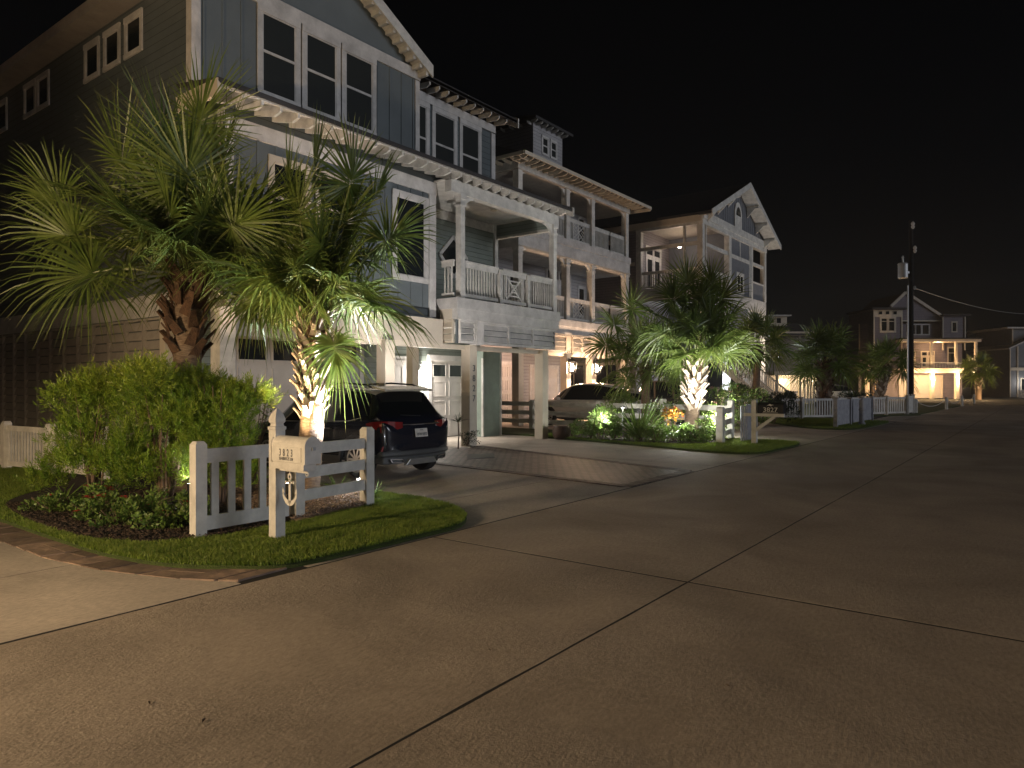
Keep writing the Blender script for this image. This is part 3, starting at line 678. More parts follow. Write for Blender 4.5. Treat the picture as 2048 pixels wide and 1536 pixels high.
# balcony: fascia boards, louvred apron, posts, rails, recessed wall, ceiling
m = MB(); m.box(13.60, 18.42, 12.00, 14.5, 3.62, 3.90); m.build('balcony_fascia', M['trim'], H)
MB().box(13.63, 18.39, 12.03, 12.2, 3.36, 3.62).build('balcony_fascia', M['trim'], H)
MB().box(13.63, 13.70, 12.2, 12.63, 3.36, 3.62).build('balcony_fascia', M['cream'], H)
Fl = Face((0, 12.14, 0), X1, (0, -1, 0)); Fls = Face((13.74, 0, 0), Y1, (-1, 0, 0))
louvre(H, Fl, 13.80, 14.42, 2.74, 3.355, 'trim', .16, 1); louvre(H, Fl, 14.74, 18.22, 2.74, 3.355, 'trim', .16, 3)
MB().fb(Fl, 13.75, 18.25, 2.74, 3.35, -.06, -.02).build('apron_backing', M['bluep'], H)
MB().box(14.43, 14.73, 12.05, 12.29, 2.72, 3.355).build('pillar', M['trim'], H)
louvre(H, Fls, 12.22, 12.63, 2.74, 3.355, 'cream', .16, 1)
MB().box(7.5, 18.3, 12.44, 12.60, 2.60, 2.72).build('beam', M['cream'], H)
for x, br in ((13.86, (1,)), (18.18, (-1,))): post(H, x, 12.12, 3.9, 6.58, .17, 'white', True, br)
MB().box(13.40, 18.34, 12.02, 12.24, 6.58, 6.88).build('beam', M['white'], H)
railing(H, (13.95, 12.12, 0), (15.42, 12.12, 0), 3.95, 4.88); railing(H, (15.62, 12.12, 0), (16.75, 12.12, 0), 3.95, 4.88, lattice=(.18, .92, 'x')); railing(H, (16.92, 12.12, 0), (18.1, 12.12, 0), 3.95, 4.88)
for x in (15.52, 16.84): post(H, x, 12.12, 3.9, 4.86, .12, 'white', False, name='railing_post')
railing(H, (13.70, 12.2, 0), (13.70, 12.62, 0), 3.95, 4.88); railing(H, (18.25, 12.2, 0), (18.25, 14.45, 0), 3.95, 4.88)
MB().box(13.42, 18.30, 12.10, 14.5, 6.90, 6.94).build('balcony_ceiling', M['white'], H)
MB().box(13.41, 18.20, 14.44, 14.50, 3.9, 6.88).build('balcony_wall', M['sage'], H)
MB().box(18.14, 18.30, 14.36, 14.49, 3.9, 6.9).build('trim_board', M['white'], H)
MB().box(13.42, 18.25, 14.40, 14.44, 6.62, 6.88).build('trim_board', M['white'], H)
m = MB(); m.box(18.22, 18.30, 12.24, 14.36, 6.50, 6.88); m.build('wall', M['sage'], H); MB().box(18.20, 18.33, 12.24, 14.36, 6.42, 6.50).build('trim_board', M['white'], H)
MB().box(13.70, 14.3, 14.38, 14.44, 3.95, 6.3).build('door', M['glass'], H)
c = Vector((16.15, 14.40, 5.55)); s = .62   # diamond window
fr = MB()
for sgn in range(4):
    a = [(0, s), (s, 0), (0, -s), (-s, 0)]; p, q = a[sgn], a[(sgn + 1) % 4]
    fr.bar((c.x + p[0], c.y, c.z + p[1]), (c.x + q[0], c.y, c.z + q[1]), .05, .11, up=(0, 0, 1))
fo = fr.build('diamond_window', M['white'], H); k = s - .05
MB().prism([(c.x, c.y - .005, c.z + k), (c.x + k, c.y - .005, c.z), (c.x, c.y - .005, c.z - k), (c.x - k, c.y - .005, c.z)], (0, .02, 0)).build('pane', M['glass'], fo)
MB().lathe((16.6, 13.2, 6.87), [(.0, 0), (.10, 0), (.10, .03), (0, .031)], 16).build('ceiling_light', M['cream'], H)
# wall lamps
def sconce(root, F, a, b, c=0.0, mt='lampw', power=30, col=WHITE, down=True, size=1.0):
    m = MB(); p = F.p(a, b, c + .09 * size)
    m.fb(F, a - .05 * size, a + .05 * size, b - .05, b + .22 * size, c, c + .025)
    m.lathe(p + Vector((0, 0, .0)), [(.06 * size, 0), (.06 * size, .17 * size), (.075 * size, .175 * size), (.03 * size, .21 * size)], 12)
    o = m.build('wall_lamp', M['steel'], root)
    MB().lathe(p + Vector((0, 0, -.04)), [(.02, -.02), (.045 * size, 0), (.05 * size, .045), (.02, .06)], 12).build('bulb', M[mt], o)
    light('wall_lamp_light', 'SPOT', F.p(a, b - .06, c + .12), power, col, .05, F.p(a, 0, c + .18), 125, .5)
    light('wall_lamp_light', 'POINT', F.p(a, b - .09, c + .20), power * .8, col, .04)
    return o
sconce(H, Fq, 15.47, 2.10, .0, power=100)
for i, ch in enumerate('3827'): text_obj(ch, .24, 'navy', H, Face((0, 12.286, 0), X1, (0, -1, 0)), 14.60, 2.02 - i * .27, .004, name='house_number')

# ================================================================== HOUSE 2: double porch house with dormer
H = wthing('beach_house', 'pale house with two stacked porches, woven railing panels and a small roof dormer', 'house', (28, 20, 0), 'beach houses along the street')
F17 = Face((0, 17, 0), X1, (0, -1, 0)); F19 = Face((0, 19.2, 0), X1, (0, -1, 0)); Fx = Face((23.1, 0, 0), Y1, (-1, 0, 0))
MB().box(23.6, 32.3, 19.2, 30, 3.5, 10.6).build('wall', M['grey2'], H)
MB().box(23.3, 32.3, 20.4, 30, 0, 3.5).build('wall', M['grey2'], H)
for z0, z1 in ((3.85, 4.55), (7.28, 8.15)):
    MB().box(23.0, 32.6, 17.0, 19.19, z0, z1 - .3).build('porch_fascia', M['trim'], H)
    MB().box(22.97, 32.64, 16.96, 19.19, z1 - .299, z1).build('porch_fascia', M['trim'], H)
    MB().box(23.0, 32.6, 16.93, 16.96, z0 + .02, z0 + .05).build('trim_board', M['cream'], H)
cols = (23.15, 26.75, 28.95, 32.35)
for x in cols:
    post(H, x, 17.15, 8.15, 10.45, .28, 'white', False, (-1, 1) if 24 < x < 32 else ((1,) if x < 24 else (-1,)))
    post(H, x, 17.15, 4.55, 7.28, .28, 'white', True, (-1, 1) if 24 < x < 32 else ((1,) if x < 24 else (-1,)))
    post(H, x, 17.15, 0, 3.85, .34, 'cream', False, name='pillar')
for y in (19.1,): post(H, 23.15, y, 8.15, 10.45, .24, 'white', False)
for x0, x1, lt in ((23.3, 26.6, None), (26.9, 28.8, 'w'), (29.1, 30.7, None), (30.8, 32.2, None)):
    for z0 in (8.15, 4.55):
        railing(H, (x0, 17.15, 0), (x1, 17.15, 0), z0 + .05, z0 + 1.02, lattice=(.45, 1.45, 'w') if lt else None, bal=.125, bw=.045)
for z0 in (8.15, 4.55):
    railing(H, (23.15, 17.3, 0), (23.15, 19.1, 0), z0 + .05, z0 + 1.02, bal=.16, bw=.06)
    post(H, 24.95, 17.15, z0, z0 + 1.0, .13, 'white', False, name='railing_post')
MB().box(23.0, 32.6, 17.0, 19.19, 10.40, 10.44).build('porch_ceiling', M['beige'], H)
MB().box(22.95, 32.6, 16.98, 17.3, 10.44, 10.80).build('beam', M['white'], H); MB().box(22.95, 23.25, 17.3, 19.2, 10.44, 10.80).build('beam', M['white'], H)
m = MB(); zr2 = 12.9
m.add([(22.3, 16.2, 10.75), (33.3, 16.2, 10.75), (33.3, 30.5, 10.75), (22.3, 30.5, 10.75), (26.6, 23.2, 13.9), (29.0, 23.2, 13.9)], [(0, 1, 5, 4), (1, 2, 5), (2, 3, 4, 5), (3, 0, 4), (0, 3, 2, 1)])
m.build('roof', M['roof'], H)
rafters(H, F17, 22.6, 32.9, .42, 10.76, 0, .72, h_=.14, mt='cream'); rafters(H, Fx, 16.5, 20.5, .42, 10.76, 0, .72, h_=.14, mt='cream')
m = MB(); m.box(22.27, 33.34, 16.14, 16.19, 10.66, 10.80); m.box(22.25, 22.30, 16.2, 30, 10.66, 10.80); m.box(33.31, 33.36, 16.2, 19, 10.6, 10.80); m.build('fascia', M['cream'], H)
Fd = Face((0, 18.4, 0), X1, (0, -1, 0))
MB().box(26.0, 28.4, 18.4, 22.6, 11.2, 13.55).build('dormer', M['grey2'], H)
m = MB(); m.prism([(25.65, 18.0, 13.5), (25.65, 23.2, 14.3), (25.65, 23.2, 14.4), (25.65, 18.0, 13.62)], (3.1, 0, 0)); m.build('dormer_roof', M['roof'], H)
rafters(H, Fd, 25.8, 28.6, .42, 13.52, 0, .36, h_=.12); rafters(H, Face((26.0, 0, 0), Y1, (-1, 0, 0)), 18.5, 22, .5, 13.5, 0, .32, h_=.12)
wingroup(H, Fd, [(26.75, 27.15), (27.45, 27.85)], 12.3, 13.0, .09, 12.65)
def french(root, F, a, z, w_=2.0, h=2.15, trim='trim', glass='glass', transom=True, c0=0.0):
    m = MB(); hw = w_ / 2; top = z + h + (.55 if transom else .12)
    m.fb(F, a - hw - .12, a + hw + .12, top, top + .12, c0, c0 + .05); m.fb(F, a - hw - .12, a - hw, z, top, c0, c0 + .04); m.fb(F, a + hw, a + hw + .12, z, top, c0, c0 + .04)
    m.fb(F, a - hw, a + hw, z + h, z + h + .12, c0, c0 + .038); m.fb(F, a - .07, a + .07, z, top, c0, c0 + .042)
    for s in (-1, 1):
        x0, x1 = sorted((a + s * .07, a + s * hw)); m.fb(F, x0, x0 + .12, z, z + h, c0, c0 + .03); m.fb(F, x1 - .12, x1, z, z + h, c0, c0 + .03); m.fb(F, x0, x1, z + h - .14, z + h, c0, c0 + .028); m.fb(F, x0, x1, z, z + .3, c0, c0 + .028)
    d = m.build('french_door', M[trim], root)
    for s in (-1, 1):
        x0, x1 = sorted((a + s * .07, a + s * hw)); MB().fb(F, x0 + .12, x1 - .12, z + .3, z + h - .14, c0 - .01, c0 + .012).build('pane', M[glass], d)
        if transom: MB().fb(F, x0 + .08, x1 - .08, z + h + .16, top - .06, c0 - .01, c0 + .012).build('pane', M[glass], d)
    return d
for z in (8.15, 4.55): french(H, F19, 29.3, z); window(H, F19, 25.3, 26.2, z + .6, z + 2.1, .1, [z + 1.4]); window(H, F19, 31.2, 31.7, z + .7, z + 2.1, .1)
Fg2 = Face((0, 20.4, 0), X1, (0, -1, 0))
garage_door(H, Fg2, 25.0, 27.35, .03, 2.6, .045, 4, False, grid=True, mt='gdoor'); garage_door(H, Fg2, 28.6, 30.9, .03, 2.5, .045, 3, False, grid=True)
for a, b in ((23.4, 26.5), (27.0, 28.7), (29.2, 32.1)): louvre(H, F17, a, b, 3.05, 3.83, 'cream', .2, 2)
MB().box(23.0, 32.5, 17.02, 17.2, 2.93, 3.05).build('beam', M['cream'], H)
# two gas-style carriage lamps on the pillars, each glowing
def carriage(root, F, a, b, power, s=1.0, col=AMBER, mt='lamp', c0=0.0):
    p = F.p(a, b, c0 + .16 * s); m = MB(); m.fb(F, a - .07 * s, a + .07 * s, b - .25 * s, b + .35 * s, c0, c0 + .03)
    m.tube([F.p(a, b + .3 * s, c0 + .03), F.p(a, b + .42 * s, c0 + .10), p + Vector((0, 0, .36 * s))], .015 * s)
    m.lathe(p + Vector((0, 0, .20 * s)), [(.16 * s, 0), (.10 * s, .06 * s), (.03 * s, .16 * s)], 4, True)
    m.lathe(p + Vector((0, 0, -.26 * s)), [(.02 * s, -.05 * s), (.08 * s, .03 * s), (.10 * s, .05 * s)], 4, True)
    for i in range(4):
        x, y = (1 if i & 1 else -1), (1 if i & 2 else -1); m.bar(p + Vector((x * .095 * s, y * .095 * s, -.21 * s)), p + Vector((x * .13 * s, y * .13 * s, .20 * s)), .012, .012)
    o = m.build('carriage_lamp', M['metal'], root)
    MB().lathe(p + Vector((0, 0, -.17 * s)), [(.03 * s, 0), (.06 * s, .05 * s), (.07 * s, .2 * s), (.03 * s, .30 * s)], 10).build('glowing_mantle', M[mt], o)
    light('carriage_lamp_light', 'POINT', p + F.n * .28 * s, power, col, .06)
    return o
for x in (26.75, 28.95): carriage(H, Face((0, 16.98, 0), X1, (0, -1, 0)), x, 2.45, 200, 1.1, (1.0, .66, .42))
light('porch_ceiling_light', 'POINT', (26.0, 19.0, 2.9), 45, (1.0, .62, .45), .1)

# ================================================================== HOUSE 3: gabled house with screened corner porch
H = wthing('beach_house', 'grey gabled house with a tall open corner porch and half-round attic window', 'house', (43, 20, 0), 'beach houses along the street')
F15 = Face((0, 15.3, 0), X1, (0, -1, 0)); Fy = Face((38, 0, 0), Y1, (-1, 0, 0))
MB().box(38.0, 49.2, 19.4, 34, 0, 11.3).build('wall', M['tan3'], H)
MB().box(42.6, 46.2, 15.4, 19.4, 3.2, 11.0).build('front_bay_wall', M['grey3'], H)
MB().box(38.0, 49.3, 15.3, 19.4, 6.55, 7.3).build('porch_deck', M['trim'], H)
MB().box(38.1, 49.2, 15.4, 19.4, 11.0, 11.25).build('porch_ceiling', M['beige'], H)
m = MB()
for (x, y) in ((38.15, 15.45), (38.15, 19.25), (42.35, 15.45), (46.4, 15.45), (49.15, 15.45)): MB().box(x - .16, x + .16, y - .16, y + .16, 7.3, 11.0).build('post', M['white'], H)
m = MB(); m.box(37.95, 49.3, 15.25, 15.55, 10.7, 11.05); m.box(37.95, 38.25, 15.55, 19.4, 10.7, 11.05); m.box(37.98, 42.5, 15.36, 15.5, 9.55, 9.75); m.box(37.98, 38.12, 15.5, 19.4, 9.55, 9.75)
m.box(46.5, 49.1, 15.36, 15.5, 9.55, 9.75); m.box(38.5, 38.62, 15.3, 15.42, 7.3, 10.7); m.box(37.94, 38.06, 16.3, 16.42, 7.3, 10.7); m.build('beam', M['white'], H)
MB().box(37.96, 49.34, 15.20, 15.30, 10.98, 11.40).build('trim_board', M['white'], H); MB().box(37.90, 38.0, 15.3, 34, 10.85, 11.25).build('trim_board', M['cream'], H)
m = MB(); m.prism([(37.9, 15.3, 11.3), (49.3, 15.3, 11.3), (43.6, 15.3, 13.85)], (0, 15, 0)); m.build('gable_wall', M['grey3'], H)
battens(H, F15, 38.5, 48.9, 11.42, 0, .38, 'grey3', top=lambda a: 11.3 + (5.7 - abs(a - 43.6)) * .447 - .05, c0=.0)
m = MB(); xe0, xe1, ym, zt = 37.3, 49.9, 43.6, 14.0
m.prism([(xe0, 14.5, 11.05), (ym, 14.5, zt - .08), (xe1, 14.5, 11.05), (xe1, 14.5, 11.2), (ym, 14.5, zt + .08), (xe0, 14.5, 11.2)], (0, 20, 0)); m.build('roof', M['roof'], H)
m = MB(); m.prism([(xe0, 14.45, 10.92), (ym, 14.45, zt - .24), (ym, 14.45, zt + .12), (xe0, 14.45, 11.25)], (0, .05, 0)); m.prism([(xe1, 14.45, 10.92), (ym, 14.45, zt - .24), (ym, 14.45, zt + .12), (xe1, 14.45, 11.25)], (0, .05, 0)); m.build('barge_board', M['white'], H)
m = MB(); m.prism([(xe0 + .1, 14.5, 10.99), (ym, 14.5, zt - .13), (ym, 14.5, zt - .09), (xe0 + .1, 14.5, 11.04)], (0, .8, 0)); m.prism([(xe1 - .1, 14.5, 10.99), (ym, 14.5, zt - .13), (ym, 14.5, zt - .09), (xe1 - .1, 14.5, 11.04)], (0, .8, 0)); m.build('soffit', M['white'], H)
for k, (x, s) in enumerate(((38.6, 1), (40.2, 1), (41.9, 1), (48.6, -1), (47.0, -1), (45.3, -1))):
    z = 11.0 + (6.3 - abs(x - 43.6)) * .46 - .25; m = MB(); m.box(x - .06, x + .06, 14.52, 15.28, z, z + .14); m.prism([(x - .05, 15.25, z), (x - .05, 14.75, z), (x - .05, 15.25, z - .5)], (.1, 0, 0)); m.build('knee_brace', M['white'], H)
# half-round window
fr = MB(); n = 14; c = Vector((43.6, 15.27, 12.15)); po = [(c.x + .62 * math.cos(math.pi * i / n), c.y, c.z + .85 * math.sin(math.pi * i / n)) for i in range(n + 1)]
fr.prism(po + [(c.x - .62, c.y, c.z - .9), (c.x + .62, c.y, c.z - .9)], (0, -.05, 0)); fo = fr.build('half_round_window', M['white'], H)
MB().prism([(c.x + .40 * math.cos(math.pi * i / n), c.y - .055, c.z + .55 * math.sin(math.pi * i / n)) for i in range(n + 1)], (0, -.01, 0)).build('pane', M['glass'], fo)
window(H, Face((0, 15.4, 0), X1, (0, -1, 0)), 43.9, 44.9, 7.55, 8.55, .16, [8.0], [44.4], 'white')
m = MB(); Fc = Face((0, 15.4, 0), X1, (0, -1, 0)); m.fb(Fc, 42.6, 46.2, 9.5, 9.72, 0, .04); m.fb(Fc, 42.55, 42.75, 7.3, 11, 0, .05); m.fb(Fc, 46.05, 46.25, 7.3, 11, 0, .05); m.fb(Fc, 44.3, 44.42, 9.72, 11, 0, .03); m.build('trim_board', M['white'], H)
french(H, Face((0, 19.4, 0), X1, (0, -1, 0)), 40.3, 7.3, 1.9, 2.2, 'white')
railing(H, (38.15, 15.6, 0), (38.15, 19.1, 0), 7.35, 8.3, bal=.2, bw=.07); railing(H, (38.3, 15.45, 0), (42.2, 15.45, 0), 7.35, 8.3, bal=.2, bw=.07)
MB().box(46.55, 49.0, 15.42, 15.5, 7.35, 8.4).build('railing', M['grey3'], H); MB().box(46.5, 49.0, 15.38, 15.52, 8.4, 8.5).build('railing', M['white'], H)
for y in (21.0, 23.4, 27.0): window(H, Fy, y, y + .8, 9.3, 10.2, .2, None, [y + .4], 'cream')
MB().box(37.95, 38.0, 19.5, 34, 8.75, 8.95).build('trim_board', M['cream'], H)
for y in (20.6, 23.0, 26.0): window(H, Fy, y, y + 1.5, 1.2, 2.9, .12, None, [y + .75], 'cream')
for y in (21.3, 25.2): MB().box(37.9, 38.0, y - .9, y - .6, 0, 3.2).build('trim_board', M['cream'], H)
for x in (38.3, 42.3, 45.9, 49.0): post(H, x, 15.5, 0, 6.55, .36, 'white', True, name='pillar')
MB().box(42.4, 49, 15.6, 15.8, 3.2, 6.5).build('wall', M['grey3'], H)
light('porch_light', 'POINT', (40.6, 17.8, 9.9), 16, (1.0, .80, .74), .08); light('porch_light', 'POINT', (47.9, 17.5, 10.2), 10, AMBER, .1)
MB().lathe((40.6, 17.8, 10.0), [(.02, 0), (.10, .05), (.10, .2), (.03, .25)], 10).build('hanging_lamp', M['lamp'], H)
light('understorey_light', 'POINT', (48.0, 14.2, 3.6), 260, (1.0, .80, .62), .1)
# its white front stair
S = wthing('staircase', 'white outdoor stair with railings running down from the gabled house', 'stairs', (39.6, 13.2, 0))
p0, p1 = Vector((40.6, 15.2, 3.1)), Vector((38.3, 10.9, 0.1))
dv = p1 - p0; sd_ = Vector((dv.y, -dv.x, 0)).normalized() * .55
for s in (-1, 1):
    MB().bar(p0 + sd_ * s, p1 + sd_ * s, .06, .3).build('stringer', M['white'], S)
    m = MB(); m.bar(p0 + sd_ * s + Vector((0, 0, 1.0)), p1 + sd_ * s + Vector((0, 0, 1.0)), .09, .07); m.bar(p0 + sd_ * s + Vector((0, 0, .25)), p1 + sd_ * s + Vector((0, 0, .25)), .05, .06)
    for i in range(30): q = p0.lerp(p1, (i + .5) / 30) + sd_ * s; m.box(q.x - .025, q.x + .025, q.y - .025, q.y + .025, q.z + .2, q.z + 1.0)
    m.build('railing', M['white'], S)
    q = p1 + sd_ * s; m = MB(); m.box(q.x - .14, q.x + .14, q.y - .14, q.y + .14, 0, 1.25); m.box(q.x - .2, q.x + .2, q.y - .2, q.y + .2, 1.25, 1.32); m.build('newel_post', M['white'], S)
m = MB()
for i in range(16): q = p0.lerp(p1, (i + .5) / 16); m.bar(q - sd_, q + sd_, .28, .04)
m.build('tread', M['trim'], S)
light('stair_light', 'POINT', (41.3, 14.7, 1.8), 220, (.86, .90, 1.0), .1)
# ================================================================== FAR HOUSES (front walls turned to the end of the street)
FW = Vector((math.cos(R(37)), math.sin(R(37)), 0)); RT = Vector((math.sin(R(37)), -math.cos(R(37)), 0))
def farframe(pxc, d):
    c = FW * d + RT * ((pxc - 1024) / 1415 * d); s = d / 1415
    F = Face((c.x, c.y, 0), RT, -FW)
    return F, (lambda px: (px - pxc) * s), (lambda py: 1.65 + (770 - py) * s), c
F4, A, B, c4 = farframe(1845, 85)
H = wthing('beach_house', 'far plum-grey house with lit porch columns and a crescent ornament at the street end', 'house', (c4.x, c4.y, 0), 'beach houses along the street')
z0 = 0.0
MB().fb(F4, A(1727), A(1937), z0, B(646), -9, -1.2).build('wall', M['purple'], H)
MB().fb(F4, A(1893), A(1937), B(683), B(631), -8, -.6).build('wall', M['purple'], H)
MB().fb(F4, A(1745), A(1803), B(720), B(620), -6, .2).build('tower_wall', M['purple'], H)
MB().prism([F4.p(A(1790), B(641), -1.0), F4.p(A(1893), B(641), -1.0), F4.p(A(1893), B(631), -1.0), F4.p(A(1820), B(584), -1), F4.p(A(1790), B(612), -1)], F4.n * -8).build('gable_wall', M['purple'], H)
m = MB(); m.prism([F4.p(A(1785), B(613), -.5), F4.p(A(1820), B(582), -.5), F4.p(A(1942), B(632), -.5) - RT * 0, F4.p(A(1895), B(632), -.5)], F4.n * -.01) if False else None
m.fb(F4, A(1739), A(1808), B(620), B(616), -6, .7); m.fb(F4, A(1889), A(1943), B(631), B(628), -8, -.1)
m.prism([F4.p(A(1893), B(628), -1.5), F4.p(A(1820), B(583), -1.5), F4.p(A(1770), B(628), -1.5)], F4.n * -7.4); m.build('roof', M['roof'], H)
m = MB(); m.bar(F4.p(A(1820), B(582.5), -.9), F4.p(A(1892), B(630), -.9), .18, .32); m.bar(F4.p(A(1820), B(582.5), -.92), F4.p(A(1790), B(611), -.92), .18, .32)
m.fb(F4, A(1745), A(1803), B(634), B(620.5), .2, .26)
for x in (1745, 1800.5): m.fb(F4, A(x), A(x + 2.5), B(720), B(634), .2, .26)
for x in (1727, 1890.5, 1935): m.fb(F4, A(x), A(x + 2.0), B(700), B(646 if x < 1800 else 633), -.62 if x > 1800 else -1.2, -.5 if x > 1800 else -1.1)
m.fb(F4, A(1803), A(1892), B(641.5), B(639), -1.0, -.85); m.build('trim_board', M['cream'], H)
for x in (1755, 1769, 1784): window(H, F4, A(x), A(x + 7.5), B(629.5), B(622.5), .03, trim='cream', c0=.26)
window(H, F4, A(1761), A(1772), B(662), B(637), .2, [B(643)], trim='cream', c0=.2); window(H, F4, A(1776), A(1787), B(662), B(637), .2, [B(643)], trim='cream', c0=.2)
window(H, F4, A(1828), A(1841), B(667), B(648), .12, trim='trim', c0=-1.15); window(H, F4, A(1843), A(1853), B(667), B(648), .12, trim='trim', c0=-1.15); window(H, F4, A(1856), A(1869), B(667), B(648), .12, trim='trim', c0=-1.15)
window(H, F4, A(1911), A(1919), B(662), B(644), .12, trim='cream', c0=-.6)
n = 12; c = F4.p(A(1826), B(604), -.95); o_ = [c + RT * (.45 * math.sin(t)) + Vector((0, 0, .45 * math.cos(t))) for t in [math.pi * i / n for i in range(n + 1)]]
i_ = [c + RT * (.22 * math.sin(t)) + Vector((0, 0, .42 * math.cos(t))) for t in [math.pi * i / n for i in range(n + 1)]]
m = MB()
for k in range(n): m.prism([o_[k], o_[k + 1], i_[k + 1], i_[k]], F4.n * .05)
m.build('crescent_ornament', M['cream'], H)
m = MB(); m.fb(F4, A(1790), A(1945), B(685), B(680), -1.1, 1.6); m.build('porch_beam', M['cream'], H); MB().fb(F4, A(1789), A(1946), B(680), B(677.5), -1.1, 1.9).build('porch_roof', M['roof'], H)
for x in (1804, 1849.5, 1898, 1937): MB().fb(F4, A(x - 2), A(x + 2), B(737), B(685), 1.2, 1.45).build('post', M['cream'], H)
MB().fb(F4, A(1792), A(1911), B(746), B(737), -1.1, 1.6).build('porch_deck', M['cream'], H)
french(H, F4, A(1867), B(737), 1.45, 1.5, 'cream', c0=-1.2); french(H, F4, A(1830), B(737), 1.3, 1.5, 'cream', c0=-1.2)
window(H, F4, A(1909), A(1923), B(727), B(695), .12, [B(705)], trim='cream', c0=-1.2)
m = MB()
for x in range(1808, 1910, 3): m.fb(F4, A(x), A(x + .8), B(736), B(727), 1.3, 1.36)
m.fb(F4, A(1806), A(1910), B(727), B(725.5), 1.28, 1.4); m.build('railing', M['trim'], H)
for x in (1804, 1850, 1899):
    MB().fb(F4, A(x - 3.2), A(x + 3.2), 0, B(746), 1.2, 1.6).build('pillar', M['cream'], H)
    p = F4.p(A(x), B(757), 1.62)
    MB().lathe(p, [(.06, -.35), (.12, -.2), (.12, .2), (.06, .35)], 8).build('wall_lamp', M['lamp'], H)
    light('pillar_lamp_light', 'POINT', p + F4.n * .35, 460, AMBER, .08)
m = MB(); m.fb(F4, A(1832), A(1894), .05, B(753), -1.19, -1.1); m.build('garage_door', M['gdoor'], H)
m = MB(); m.fb(F4, A(1829), A(1832), .05, B(750), -1.19, -1.05); m.fb(F4, A(1894), A(1897), .05, B(750), -1.19, -1.05); m.fb(F4, A(1832), A(1894), B(753), B(750), -1.19, -1.05); m.build('door_casing', M['cream'], H)
MB().fb(F4, A(1808), A(1826), .05, B(757), -1.19, -1.1).build('garage_door', M['gdoor'], H)
light('garage_light', 'POINT', F4.p(A(1845), 2.7, .6), 60, AMBER, .1)
light('porch_light', 'POINT', F4.p(A(1870), B(690), .6), 110, AMBER, .1)
MB().fb(F4, A(1738), A(1748), .05, B(735), -1.19, -.9).build('porch_wall', M['cream'], H)
MB().fb(F4, A(1752), A(1765), .05, B(758), -1.19, -1.1).build('lit_doorway', mat('lit_doorway', (.5, .3, .15), .6, emit=(1, .5, .2), estr=.5), H)
light('side_light', 'POINT', F4.p(A(1761), B(768), .4), 80, AMBER, .1)

F5, A, B, c5 = farframe(1595, 62)
H = wthing('beach_house', 'distant yellowish house with small roof dormer and lit carport behind the dark palms', 'house', (c5.x, c5.y, 0), 'beach houses along the street')
MB().fb(F5, A(1545), A(1645), 0, B(672), -9, -1.6).build('wall', M['tan3'], H)
m = MB(); m.prism([F5.p(A(1535), B(672), .8), F5.p(A(1655), B(672), .8), F5.p(A(1640), B(640), -5), F5.p(A(1550), B(640), -5)], F5.n * -.01 + Vector((0, 0, .15))); m.build('roof', M['roof'], H)
MB().fb(F5, A(1551), A(1590), B(648), B(629), -6, -1.8).build('dormer', M['cream'], H)
MB().fb(F5, A(1547), A(1595), B(629), B(626.5), -6.4, -1.3).build('dormer_roof', M['trim'], H)
window(H, F5, A(1552.5), A(1563), B(643), B(631.5), .08, trim='cream', c0=-1.8); window(H, F5, A(1568), A(1578), B(643), B(631.5), .08, trim='cream', c0=-1.8)
MB().fb(F5, A(1545), A(1642), B(751), B(743), -1.6, .5).build('porch_deck', M['cream'], H); MB().fb(F5, A(1540), A(1648), B(672), B(664), -.4, .6).build('porch_beam', M['cream'], H)
m = MB()
for x in range(1548, 1642, 3): m.fb(F5, A(x), A(x + .9), B(743), B(733), .35, .4)
m.fb(F5, A(1546), A(1642), B(733), B(731.5), .33, .43); m.build('railing', M['beige'], H)
for x in (1552, 1597, 1640): MB().fb(F5, A(x - 2), A(x + 2), 0, B(751), .1, .4).build('pillar', M['cream'], H); MB().fb(F5, A(x - 1.5), A(x + 1.5), B(743), B(672), .1, .35).build('post', M['beige'], H)
MB().fb(F5, A(1570), A(1594), .05, B(757), -1.59, -1.5).build('garage_door', M['gdoor'], H)
m = MB()
for x in range(1610, 1641, 6): m.fb(F5, A(x), A(x + 3), 0, B(757), -.3, -.2)
m.build('slatted_screen', M['trim'], H)
for x in (1580, 1625): light('carport_light', 'POINT', F5.p(A(x), 2.1, -.7), 90, (1, .75, .42), .1)

F6, A, B, c6 = farframe(2060, 95)
H = wthing('beach_house', 'distant grey house cut off by the right edge, lit window and white porch rail', 'house', (c6.x, c6.y, 0), 'beach houses along the street')
MB().fb(F6, A(2019), A(2150), 0, B(695), -8, 0).build('wall', M['grey3'], H); MB().fb(F6, A(2030), A(2150), B(695), B(655), -8, -.5).build('wall', M['grey3'], H)
m = MB(); m.prism([F6.p(A(2012), B(699), .6), F6.p(A(2012), B(696.5), .6), F6.p(A(2090), B(660), .6), F6.p(A(2090), B(664), .6)], F6.n * -9); m.fb(F6, A(2013), A(2150), B(657), B(654), -9, .2); m.build('roof', M['trim'], H)
m = MB()
for x in (2019, 2034): m.fb(F6, A(x), A(x + 2), 0, B(697 if x < 2030 else 692), 0, .1)
m.fb(F6, A(2019), A(2150), B(741), B(735), 0, .14); m.fb(F6, A(2029), A(2031), B(690), B(657), -.5, -.4); m.build('trim_board', M['cream'], H)
window(H, F6, A(2043), A(2062), B(787), B(758), .15, trim='cream', glass='lampd' if 'lampd' in M else 'glass', c0=0)
light('window_light', 'POINT', F6.p(A(2043), B(765), 1.0), 40, WHITE, .1)
m = MB()
for x in np.arange(2022, 2110, 2.6): m.fb(F6, A(x), A(x + .9), B(795), B(783), 1.5, 1.6)
m.fb(F6, A(2021), A(2110), B(783), B(780.5), 1.45, 1.65); m.fb(F6, A(2021), A(2110), B(797), B(795), 1.45, 1.65); m.build('railing', M['trim'], H)

